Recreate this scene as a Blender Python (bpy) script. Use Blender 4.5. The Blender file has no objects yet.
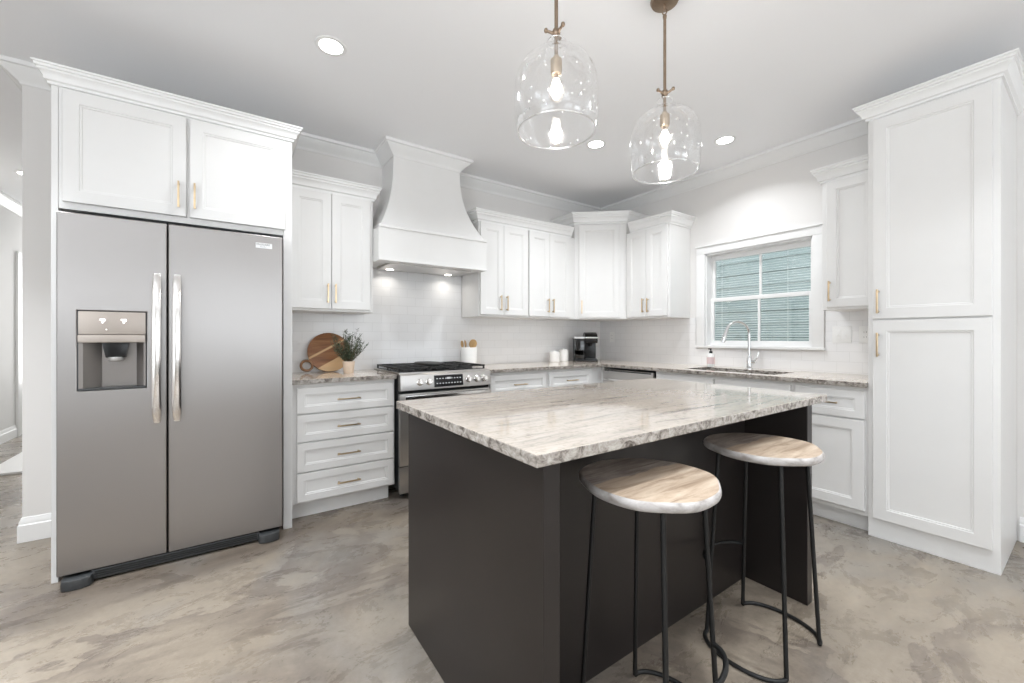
import bpy, bmesh, math, random
from mathutils import Vector, Matrix
R = math.radians
sc = bpy.context.scene
col = sc.collection

# ------------------------------------------------------------------ camera
CAM_H, YAW, F_PX = 1.1873, 0.6033, 409.4
cd = bpy.data.cameras.new('camera')
cam = bpy.data.objects.new('camera', cd)
col.objects.link(cam)
cam.location = (0, 0, CAM_H)
cam.rotation_euler = (R(90), 0, -YAW)
cd.sensor_width = 36.0
cd.lens = 36.0 * F_PX / 1024.0
cd.shift_y = -(341.5 - 337.0) / 1024.0
cd.clip_start = 0.02
sc.camera = cam

# ------------------------------------------------------------------ world, exposure
sc.view_settings.view_transform = 'Standard'
sc.view_settings.look = 'None'
sc.view_settings.gamma = 1.0
sc.view_settings.exposure = 1.17
world = bpy.data.worlds.new('daylight')
sc.world = world
world.use_nodes = True
wb = world.node_tree.nodes['Background']
wb.inputs[0].default_value = (0.88, 0.945, 1.0, 1)
wb.inputs[1].default_value = 1.7
sc.cycles.max_bounces = 10
sc.cycles.transparent_max_bounces = 16
sc.cycles.diffuse_bounces = 6
sc.cycles.glossy_bounces = 5
sc.cycles.caustics_reflective = False
sc.cycles.caustics_refractive = False
sc.cycles.sample_clamp_indirect = 4.0
sc.cycles.use_denoising = True


def area_light(name, loc, rot, sx, sy, power, color=(1, 1, 1), shape='RECTANGLE', spread=180):
    ld = bpy.data.lights.new(name, 'AREA')
    ld.shape = shape
    ld.size = sx
    if shape in ('RECTANGLE', 'ELLIPSE'):
        ld.size_y = sy
    ld.energy = power
    ld.color = color
    ld.spread = R(spread)
    o = bpy.data.objects.new(name, ld)
    o.location = loc
    o.rotation_euler = rot
    col.objects.link(o)
    return o


# area lights at the rear windows, plus added fills by left wall and hall
CEIL = 2.75
XW, YB, XL, YR = 3.784, 3.56, -2.1, -3.6
# (tilted upwards on purpose, to brighten the ceiling)
area_light('rear_window_uplight', (0.15, YR + 0.05, 1.4), (R(168), 0, 0), 1.7, 1.6, 7, (0.90, 0.95, 1.0))
area_light('rear_window_uplight', (2.35, YR + 0.05, 1.4), (R(168), 0, 0), 1.5, 1.6, 10, (0.90, 0.95, 1.0))
area_light('left_fill_uplight', (XL + 0.05, -0.5, 1.4), (R(170), 0, R(-90)), 2.2, 1.8, 34, (0.92, 0.96, 1.0))  # added fill, aimed up to brighten the left part of the ceiling
area_light('hall_fill_light', (-1.5, 8.9, 1.5), (R(90), 0, R(180)), 1.0, 2.0, 17, (1.0, 1.0, 1.0))  # added fill before the closed end wall, brightens the hall


# ------------------------------------------------------------------ materials
def new_mat(name):
    m = bpy.data.materials.new(name)
    m.use_nodes = True
    nt = m.node_tree
    b = nt.nodes['Principled BSDF']
    return m, nt, b


def N(nt, typ, **kw):
    n = nt.nodes.new(typ)
    for k, v in kw.items():
        setattr(n, k, v)
    return n


def ramp(nt, stops, interp='LINEAR'):
    r = N(nt, 'ShaderNodeValToRGB')
    r.color_ramp.interpolation = interp
    el = r.color_ramp.elements
    while len(el) > 1:
        el.remove(el[-1])
    el[0].position = stops[0][0]
    el[0].color = stops[0][1] if len(stops[0][1]) == 4 else (*stops[0][1], 1)
    for p, c in stops[1:]:
        e = el.new(p)
        e.color = c if len(c) == 4 else (*c, 1)
    return r


def coords(nt, scale=(1, 1, 1), rot=(0, 0, 0), loc=(0, 0, 0), kind='Object'):
    t = N(nt, 'ShaderNodeTexCoord')
    mp = N(nt, 'ShaderNodeMapping')
    mp.inputs['Scale'].default_value = scale
    mp.inputs['Rotation'].default_value = rot
    mp.inputs['Location'].default_value = loc
    nt.links.new(t.outputs[kind], mp.inputs[0])
    return mp


def noise(nt, vec, scale, detail=4, rough=0.55, dist=0.0):
    n = N(nt, 'ShaderNodeTexNoise')
    n.inputs['Scale'].default_value = scale
    n.inputs['Detail'].default_value = detail
    n.inputs['Roughness'].default_value = rough
    n.inputs['Distortion'].default_value = dist
    nt.links.new(vec.outputs[0], n.inputs['Vector'])
    return n


def mixc(nt, fac, a, b, mode='MIX'):
    m = N(nt, 'ShaderNodeMix', data_type='RGBA', blend_type=mode)
    for sock, v in ((m.inputs[0], fac), (m.inputs[6], a), (m.inputs[7], b)):
        if hasattr(v, 'outputs'):
            nt.links.new(v.outputs[0], sock)
        elif hasattr(v, 'is_output'):
            nt.links.new(v, sock)
        elif isinstance(v, (int, float)):
            sock.default_value = v
        else:
            sock.default_value = (*v, 1)
    return m.outputs[2]


def bump(nt, b, height, strength=0.2, dist=0.01):
    bp_ = N(nt, 'ShaderNodeBump')
    bp_.inputs['Strength'].default_value = strength
    bp_.inputs['Distance'].default_value = dist
    nt.links.new(height, bp_.inputs['Height'])
    nt.links.new(bp_.outputs[0], b.inputs['Normal'])


def plain(name, c, rough=0.5, metal=0.0, spec=None, var=0.0, vscale=6.0, bmp=0.0, bscale=80):
    m, nt, b = new_mat(name)
    b.inputs['Roughness'].default_value = rough
    b.inputs['Metallic'].default_value = metal
    if spec is not None:
        b.inputs['Specular IOR Level'].default_value = spec
    mp = coords(nt)
    n = noise(nt, mp, vscale, 3)
    v = max(var, 0.01)
    r = ramp(nt, [(0.3, tuple(max(0, x * (1 - v)) for x in c)), (0.7, tuple(min(1, x * (1 + v)) for x in c))])
    nt.links.new(n.outputs[0], r.inputs[0])
    nt.links.new(r.outputs[0], b.inputs['Base Color'])
    if bmp:
        n2 = noise(nt, mp, bscale, 3)
        bump(nt, b, n2.outputs[0], bmp, 0.002)
    return m


M = {}
M['cabinet'] = plain('white_cabinet_paint', (0.765, 0.76, 0.75), 0.32, var=0.008)
M['trim'] = plain('white_trim_paint', (0.82, 0.82, 0.815), 0.35, var=0.006)
M['wall'] = plain('warm_white_wall_paint', (0.745, 0.73, 0.715), 0.65, var=0.012, vscale=1.2, bmp=0.03, bscale=160)
M['ceiling'] = plain('white_ceiling_paint', (0.90, 0.905, 0.92), 0.8, var=0.01, vscale=0.8, bmp=0.03, bscale=120)
M['brass'] = plain('brushed_brass', (0.72, 0.56, 0.36), 0.3, 1.0, var=0.05, vscale=40)
M['bronze'] = plain('aged_bronze', (0.30, 0.225, 0.165), 0.35, 1.0, var=0.12, vscale=30)
M['chrome'] = plain('polished_chrome', (0.78, 0.79, 0.80), 0.08, 1.0)
M['black_metal'] = plain('black_powder_coated_metal', (0.009, 0.009, 0.009), 0.5, 0.0, 0.35, var=0.1)
M['cast_iron'] = plain('black_cast_iron', (0.018, 0.018, 0.018), 0.55, var=0.2, vscale=60, bmp=0.15, bscale=200)
M['dark_plastic'] = plain('charcoal_plastic', (0.045, 0.048, 0.05), 0.35, var=0.05)
M['black_gloss'] = plain('glossy_black_plastic', (0.012, 0.012, 0.013), 0.22, 0.0, 0.35, var=0.1)
M['black_gap'] = plain('gap_shade_black', (0.01, 0.01, 0.01), 0.7)  # near-black colour painting the shade inside gaps and slots
M['ceramic'] = plain('white_ceramic', (0.86, 0.85, 0.83), 0.25, var=0.01)
M['island'] = plain('espresso_island_paint', (0.0145, 0.0112, 0.0104), 0.36, var=0.12, vscale=3, bmp=0.04, bscale=60)
M['grey_plastic'] = plain('grey_plastic', (0.38, 0.36, 0.34), 0.4, var=0.03)
M['switch'] = plain('white_switch_plastic', (0.84, 0.84, 0.83), 0.3)
M['bulb_socket'] = plain('pale_brass_socket', (0.50, 0.41, 0.31), 0.32, 1.0)
M['terracotta'] = plain('pale_tan_pot', (0.72, 0.58, 0.46), 0.7, var=0.08, vscale=30)
M['soap_label'] = plain('pink_label_paper', (0.78, 0.62, 0.62), 0.6, var=0.03)
M['silver_plastic'] = plain('silver_plastic', (0.72, 0.72, 0.72), 0.3, 0.6)


def steel(name, c=(0.56, 0.545, 0.53), rough=0.26, wave=0.012, axis='X'):
    m, nt, b = new_mat(name)
    b.inputs['Metallic'].default_value = 1.0
    b.inputs['Base Color'].default_value = (*c, 1)
    mp = coords(nt, (3, 3, 900) if axis == 'X' else (900, 900, 3))
    n = noise(nt, mp, 1.0, 3)
    r = ramp(nt, [(0.3, (rough * 0.94,) * 3), (0.7, (rough * 1.06,) * 3)])
    nt.links.new(n.outputs[0], r.inputs[0])
    nt.links.new(r.outputs[0], b.inputs['Roughness'])
    b.inputs['Anisotropic'].default_value = 0.45
    mp2 = coords(nt, (2.2, 2.2, 1.6))
    n2 = noise(nt, mp2, 1.0, 1)
    bump(nt, b, n2.outputs[0], 0.35, wave)
    return m


M['steel'] = steel('brushed_stainless_steel', (0.355, 0.338, 0.328), 0.34)
M['steel_bright'] = steel('satin_stainless_steel', (0.62, 0.60, 0.58), 0.36, 0.002)
M['steel_handle'] = steel('polished_handle_steel', (0.80, 0.78, 0.76), 0.16, 0.006, 'Z')
M['steel_dark'] = plain('grey_recess_liner', (0.27, 0.25, 0.237), 0.36, 0.6, var=0.02)
M['steel_taupe'] = plain('taupe_dispenser_panel', (0.42, 0.37, 0.33), 0.35, 0.5, var=0.02)


def floor_mat():
    m, nt, b = new_mat('stained_polished_concrete')
    mp = coords(nt, (1, 1, 1), (0, 0, R(20)))
    mps = coords(nt, (0.8, 1.35, 1), (0, 0, R(-35)))
    big = noise(nt, mps, 1.15, 8, 0.62, 1.1)
    r1 = ramp(nt, [(0.28, (0.110, 0.088, 0.072)), (0.40, (0.178, 0.148, 0.119)), (0.50, (0.243, 0.205, 0.163)),
                   (0.62, (0.290, 0.246, 0.195)), (0.78, (0.34, 0.296, 0.24))])
    nt.links.new(big.outputs[0], r1.inputs[0])
    mpm = coords(nt, (0.75, 1.3, 1), (0, 0, R(-30)))
    med = noise(nt, mpm, 5.5, 12, 0.74, 0.5)
    r2 = ramp(nt, [(0.30, (0.50, 0.48, 0.46)), (0.40, (0.80, 0.785, 0.77)), (0.50, (0.98, 0.98, 0.98)), (0.72, (1.14, 1.13, 1.12))])
    nt.links.new(med.outputs[0], r2.inputs[0])
    c1 = mixc(nt, 0.9, r1, r2, 'MULTIPLY')
    # grey burnished areas
    g = noise(nt, mp, 0.85, 5, 0.58, 0.6)
    rg = ramp(nt, [(0.47, (0, 0, 0)), (0.62, (0.7, 0.7, 0.7))])
    nt.links.new(g.outputs[0], rg.inputs[0])
    grey = mixc(nt, 0.9, (0.235, 0.226, 0.214), r2, 'MULTIPLY')
    c2 = mixc(nt, rg, c1, grey)
    # acid-stain edges: dark on one side, feathered on the other
    v = noise(nt, mps, 0.75, 9, 0.6, 0.9)
    rv = ramp(nt, [(0.43, (0, 0, 0)), (0.498, (0.62, 0.62, 0.62)), (0.503, (0, 0, 0))])
    nt.links.new(v.outputs[0], rv.inputs[0])
    c3 = mixc(nt, rv, c2, (0.115, 0.092, 0.079))
    # short dark trowel flecks
    mpf = coords(nt, (9, 26, 1), (0, 0, R(-28)))
    fl = noise(nt, mpf, 1.0, 5, 0.7, 0.7)
    rfl = ramp(nt, [(0.29, (0.6, 0.6, 0.6)), (0.37, (0, 0, 0))])
    nt.links.new(fl.outputs[0], rfl.inputs[0])
    c3 = mixc(nt, rfl, c3, (0.10, 0.082, 0.072))
    fine = noise(nt, mp, 42, 6, 0.78)
    rf = ramp(nt, [(0.3, (0.80, 0.79, 0.78)), (0.7, (1.12, 1.12, 1.12))])
    nt.links.new(fine.outputs[0], rf.inputs[0])
    c4 = mixc(nt, 0.85, c3, rf, 'MULTIPLY')
    nt.links.new(c4, b.inputs['Base Color'])
    rr = ramp(nt, [(0.3, (0.2,) * 3), (0.7, (0.38,) * 3)])
    nt.links.new(med.outputs[0], rr.inputs[0])
    nt.links.new(rr.outputs[0], b.inputs['Roughness'])
    bump(nt, b, fine.outputs[0], 0.05, 0.002)
    return m


M['floor'] = floor_mat()


def granite(name, rz=0.0, gain=1.0):
    m, nt, b = new_mat(name)
    mp = coords(nt, (1.1, 13, 13), (0, 0, rz + R(-4)))
    w = noise(nt, mp, 1.6, 7, 0.62, 0.9)
    r1 = ramp(nt, [(0.27, (0.155, 0.130, 0.112)), (0.36, (0.27, 0.237, 0.205)), (0.43, (0.385, 0.340, 0.295)),
                   (0.56, (0.435, 0.388, 0.335)), (0.66, (0.38, 0.325, 0.27)), (0.8, (0.46, 0.425, 0.38))])
    nt.links.new(w.outputs[0], r1.inputs[0])
    mp2 = coords(nt, (8, 20, 30), (0, 0, rz))
    s = noise(nt, mp2, 1.9, 6, 0.72, 0.4)
    r2 = ramp(nt, [(0.28, (0.50, 0.47, 0.45)), (0.40, (0.90, 0.88, 0.86)), (0.55, (1, 1, 1)), (0.75, (1.04, 1.03, 1.02))])
    nt.links.new(s.outputs[0], r2.inputs[0])
    c = mixc(nt, 0.85, r1, r2, 'MULTIPLY')
    mp3 = coords(nt, (60, 60, 60))
    f = noise(nt, mp3, 1.0, 3, 0.6)
    r3 = ramp(nt, [(0.32, (0.66, 0.64, 0.62)), (0.46, (1, 1, 1))])
    nt.links.new(f.outputs[0], r3.inputs[0])
    c = mixc(nt, 0.6, c, r3, 'MULTIPLY')
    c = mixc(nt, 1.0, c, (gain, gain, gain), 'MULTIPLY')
    nt.links.new(c, b.inputs['Base Color'])
    b.inputs['Roughness'].default_value = 0.045
    return m


def granite_edge(name):
    m, nt, b = new_mat(name)
    mp = coords(nt, (30, 30, 38))
    s = noise(nt, mp, 1.0, 6, 0.7, 0.8)
    r = ramp(nt, [(0.30, (0.05, 0.042, 0.036)), (0.41, (0.17, 0.148, 0.13)), (0.50, (0.33, 0.30, 0.27)), (0.60, (0.44, 0.41, 0.375)), (0.72, (0.58, 0.55, 0.51))])
    nt.links.new(s.outputs[0], r.inputs[0])
    nt.links.new(r.outputs[0], b.inputs['Base Color'])
    b.inputs['Roughness'].default_value = 0.2
    bump(nt, b, s.outputs[0], 0.35, 0.006)
    return m


M['granite'] = granite('veined_granite')
M['granite_x'] = granite('veined_granite_lifted', 0.0, 1.6)  # island granite with its colour lifted to offset dim light along the walls
M['granite_y'] = granite('veined_granite_turned_lifted', R(90), 1.65)  # turned copy, colour likewise lifted against the dim light
M['granite_edge'] = granite_edge('rough_granite_edge')


def tile_mat(name, axis):
    m, nt, b = new_mat(name)
    t = N(nt, 'ShaderNodeTexCoord')
    sp = N(nt, 'ShaderNodeSeparateXYZ')
    cb = N(nt, 'ShaderNodeCombineXYZ')
    nt.links.new(t.outputs['Object'], sp.inputs[0])
    nt.links.new(sp.outputs[axis], cb.inputs[0])
    nt.links.new(sp.outputs['Z'], cb.inputs[1])
    br = N(nt, 'ShaderNodeTexBrick')
    br.offset = 0.5
    br.inputs['Scale'].default_value = 1.0
    br.inputs['Brick Width'].default_value = 0.154
    br.inputs['Row Height'].default_value = 0.077
    br.inputs['Mortar Size'].default_value = 0.0014
    br.inputs['Mortar Smooth'].default_value = 0.4
    br.inputs['Color1'].default_value = (0.83, 0.83, 0.835, 1)
    br.inputs['Color2'].default_value = (0.81, 0.81, 0.815, 1)
    br.inputs['Mortar'].default_value = (0.70, 0.70, 0.70, 1)
    nt.links.new(cb.outputs[0], br.inputs['Vector'])
    nt.links.new(br.outputs['Color'], b.inputs['Base Color'])
    b.inputs['Roughness'].default_value = 0.14
    inv = N(nt, 'ShaderNodeMath', operation='SUBTRACT')
    inv.inputs[0].default_value = 1.0
    nt.links.new(br.outputs['Fac'], inv.inputs[1])
    bump(nt, b, inv.outputs[0], 0.35, 0.0012)
    return m


M['tile_x'] = tile_mat('white_subway_tile', 'X')
M['tile_y'] = tile_mat('white_subway_tile_side', 'Y')


def seat_mat():
    m, nt, b = new_mat('two_tone_reclaimed_wood')
    mp = coords(nt, (5, 34, 34))
    g = noise(nt, mp, 1.0, 6, 0.65, 0.6)
    tan = ramp(nt, [(0.32, (0.27, 0.195, 0.135)), (0.47, (0.45, 0.35, 0.262)), (0.58, (0.53, 0.43, 0.33)), (0.72, (0.62, 0.53, 0.435))])
    nt.links.new(g.outputs[0], tan.inputs[0])
    grey = ramp(nt, [(0.32, (0.15, 0.125, 0.108)), (0.48, (0.30, 0.258, 0.23)), (0.7, (0.52, 0.47, 0.43))])
    nt.links.new(g.outputs[0], grey.inputs[0])
    t = N(nt, 'ShaderNodeTexCoord')
    sp = N(nt, 'ShaderNodeSeparateXYZ')
    nt.links.new(t.outputs['Object'], sp.inputs[0])
    mpw = coords(nt, (6, 0.5, 0.5))
    wv = noise(nt, mpw, 1.0, 2)
    mu = N(nt, 'ShaderNodeMath', operation='MULTIPLY_ADD')
    mu.inputs[1].default_value = 0.09
    nt.links.new(wv.outputs[0], mu.inputs[0])
    nt.links.new(sp.outputs['Y'], mu.inputs[2])
    gt = N(nt, 'ShaderNodeMath', operation='GREATER_THAN')
    gt.inputs[1].default_value = 0.080
    nt.links.new(mu.outputs[0], gt.inputs[0])
    c = mixc(nt, gt, tan, grey)
    nt.links.new(c, b.inputs['Base Color'])
    b.inputs['Roughness'].default_value = 0.5
    bump(nt, b, g.outputs[0], 0.25, 0.003)
    return m


M['seat'] = seat_mat()


def grain(name, stops, scale, rough=0.5, rot=(0, 0, 0)):
    m, nt, b = new_mat(name)
    mp = coords(nt, scale, rot)
    g = noise(nt, mp, 1.0, 6, 0.6, 0.5)
    r = ramp(nt, stops)
    nt.links.new(g.outputs[0], r.inputs[0])
    nt.links.new(r.outputs[0], b.inputs['Base Color'])
    b.inputs['Roughness'].default_value = rough
    bump(nt, b, g.outputs[0], 0.12, 0.002)
    return m


M['seat_rim'] = grain('whitewashed_bark_rim', [(0.3, (0.25, 0.225, 0.205)), (0.48, (0.42, 0.395, 0.38)), (0.7, (0.58, 0.565, 0.555))], (16, 16, 30), 0.7)
M['spoon'] = grain('beech_wood', [(0.3, (0.44, 0.27, 0.11)), (0.7, (0.66, 0.44, 0.21))], (20, 20, 5))


def board_mat():
    m, nt, b = new_mat('striped_acacia_wood')
    mp = coords(nt, (4, 30, 30), (0, R(29), 0))
    mp.inputs['Scale'].default_value = (4, 20, 34)
    g = noise(nt, mp, 1.0, 5, 0.6, 0.5)
    r = ramp(nt, [(0.3, (0.16, 0.062, 0.023)), (0.5, (0.27, 0.115, 0.045)), (0.7, (0.39, 0.19, 0.08))])
    nt.links.new(g.outputs[0], r.inputs[0])
    t = N(nt, 'ShaderNodeTexCoord')
    vr = N(nt, 'ShaderNodeVectorRotate', rotation_type='Y_AXIS')
    vr.inputs['Angle'].default_value = R(29)
    nt.links.new(t.outputs['Object'], vr.inputs['Vector'])
    sp = N(nt, 'ShaderNodeSeparateXYZ')
    nt.links.new(vr.outputs[0], sp.inputs[0])
    mr = N(nt, 'ShaderNodeMapRange')
    mr.inputs['From Min'].default_value = -0.16
    mr.inputs['From Max'].default_value = 0.16
    nt.links.new(sp.outputs['Z'], mr.inputs['Value'])
    st = ramp(nt, [(0.0, (0.85, 0.85, 0.85)), (0.19, (0.85, 0.85, 0.85)), (0.2, (0.9, 0.9, 0.9)), (0.285, (0.0, 0.0, 0.0)), (0.56, (0, 0, 0)),
                   (0.565, (1, 1, 1)), (0.61, (1, 1, 1)), (0.615, (0, 0, 0))], 'CONSTANT')
    nt.links.new(mr.outputs[0], st.inputs[0])
    fm = N(nt, 'ShaderNodeMath', operation='MULTIPLY')
    fm.inputs[1].default_value = 0.75
    nt.links.new(st.outputs[0], fm.inputs[0])
    c = mixc(nt, fm.outputs[0], r, (0.80, 0.55, 0.30))
    nt.links.new(c, b.inputs['Base Color'])
    b.inputs['Roughness'].default_value = 0.4
    return m


M['board'] = board_mat()
M['board_dark'] = grain('dark_acacia_wood', [(0.3, (0.15, 0.07, 0.03)), (0.7, (0.34, 0.18, 0.085))], (20, 20, 20))
M['leaf'] = grain('grey_green_leaf', [(0.3, (0.045, 0.072, 0.04)), (0.55, (0.11, 0.15, 0.09)), (0.75, (0.24, 0.28, 0.20))], (30, 30, 30), 0.6)
M['stem'] = plain('brown_stem', (0.12, 0.085, 0.05), 0.7, var=0.15)
M['soil'] = plain('dark_soil', (0.05, 0.035, 0.025), 0.9, var=0.3, vscale=60)
M['siding'] = plain('sage_green_siding', (0.25, 0.298, 0.29), 0.6, var=0.02, vscale=2)
M['grass'] = plain('grass_ground', (0.12, 0.16, 0.07), 0.9, var=0.3, vscale=8)


def glass_mat(name, tint, gl_face, gl_edge, seeds=False, rough=0.02):
    """thin clear glass: see-through with reflections that grow towards grazing angles"""
    m = bpy.data.materials.new(name)
    m.use_nodes = True
    nt = m.node_tree
    nt.nodes.remove(nt.nodes['Principled BSDF'])
    out = nt.nodes['Material Output']
    tr = N(nt, 'ShaderNodeBsdfTransparent')
    tr.inputs[0].default_value = (*tint, 1)
    gl = N(nt, 'ShaderNodeBsdfGlossy')
    gl.inputs['Roughness'].default_value = rough
    gl.inputs[0].default_value = (1, 1, 1, 1)
    lw = N(nt, 'ShaderNodeLayerWeight')
    lw.inputs[0].default_value = 0.35
    mr = N(nt, 'ShaderNodeMapRange')
    mr.inputs['To Min'].default_value = gl_face
    mr.inputs['To Max'].default_value = gl_edge
    nt.links.new(lw.outputs['Facing'], mr.inputs['Value'])
    fac = mr.outputs[0]
    mx = N(nt, 'ShaderNodeMixShader')
    if seeds:
        mp = coords(nt, (1, 1, 0.55))
        vo = N(nt, 'ShaderNodeTexVoronoi')
        vo.inputs['Scale'].default_value = 75
        nt.links.new(mp.outputs[0], vo.inputs['Vector'])
        rs = ramp(nt, [(0.0, (1, 1, 1)), (0.17, (0.9, 0.9, 0.9)), (0.2, (0, 0, 0))])
        nt.links.new(vo.outputs['Distance'], rs.inputs[0])
        rk = N(nt, 'ShaderNodeSeparateColor')
        nt.links.new(vo.outputs['Color'], rk.inputs[0])
        gt = N(nt, 'ShaderNodeMath', operation='GREATER_THAN')
        gt.inputs[1].default_value = 0.72
        nt.links.new(rk.outputs[0], gt.inputs[0])
        ml = N(nt, 'ShaderNodeMath', operation='MULTIPLY')
        nt.links.new(rs.outputs[0], ml.inputs[0])
        nt.links.new(gt.outputs[0], ml.inputs[1])
        df = N(nt, 'ShaderNodeBsdfDiffuse')
        df.inputs[0].default_value = (0.95, 0.95, 0.95, 1)
        bpn = N(nt, 'ShaderNodeBump')
        bpn.inputs['Strength'].default_value = 0.25
        bpn.inputs['Distance'].default_value = 0.004
        nz = noise(nt, coords(nt), 14, 2)
        nt.links.new(nz.outputs[0], bpn.inputs['Height'])
        nt.links.new(bpn.outputs[0], gl.inputs['Normal'])
        mx2 = N(nt, 'ShaderNodeMixShader')
        f2 = N(nt, 'ShaderNodeMath', operation='MULTIPLY')
        f2.inputs[1].default_value = 0.5
        nt.links.new(ml.outputs[0], f2.inputs[0])
        nt.links.new(f2.outputs[0], mx2.inputs[0])
        nt.links.new(tr.outputs[0], mx2.inputs[1])
        nt.links.new(df.outputs[0], mx2.inputs[2])
        nt.links.new(mx2.outputs[0], mx.inputs[1])
    else:
        nt.links.new(tr.outputs[0], mx.inputs[1])
    nt.links.new(fac, mx.inputs[0])
    nt.links.new(gl.outputs[0], mx.inputs[2])
    nt.links.new(mx.outputs[0], out.inputs[0])
    return m


M['pane'] = glass_mat('window_glass', (0.96, 0.98, 0.98), 0.04, 0.5)
M['seeded'] = glass_mat('seeded_clear_glass', (0.97, 0.97, 0.97), 0.025, 0.75, True, 0.08)
M['glass_rim'] = glass_mat('clear_glass_rim', (0.96, 0.96, 0.96), 0.35, 0.9, False, 0.15)
M['bulb_glass'] = glass_mat('clear_bulb_glass', (0.98, 0.97, 0.95), 0.03, 0.4)
M['tank'] = glass_mat('smoky_tank_plastic', (0.07, 0.07, 0.075), 0.05, 0.35)


def emit(name, c, s):
    m, nt, b = new_mat(name)
    b.inputs['Base Color'].default_value = (*c, 1)
    b.inputs['Emission Color'].default_value = (*c, 1)
    b.inputs['Emission Strength'].default_value = s
    return m


M['downlight'] = emit('lit_downlight_lens', (1.0, 0.985, 0.96), 9.0)
M['filament'] = emit('glowing_filament', (1.0, 0.95, 0.87), 9.0)
M['icon'] = emit('lit_white_icon', (0.95, 0.97, 1.0), 1.1)
M['hood_lamp'] = emit('lit_hood_lamp', (1.0, 0.95, 0.88), 2.5)
M['key_mark'] = plain('pale_key_marks', (0.62, 0.63, 0.64), 0.5)


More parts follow.
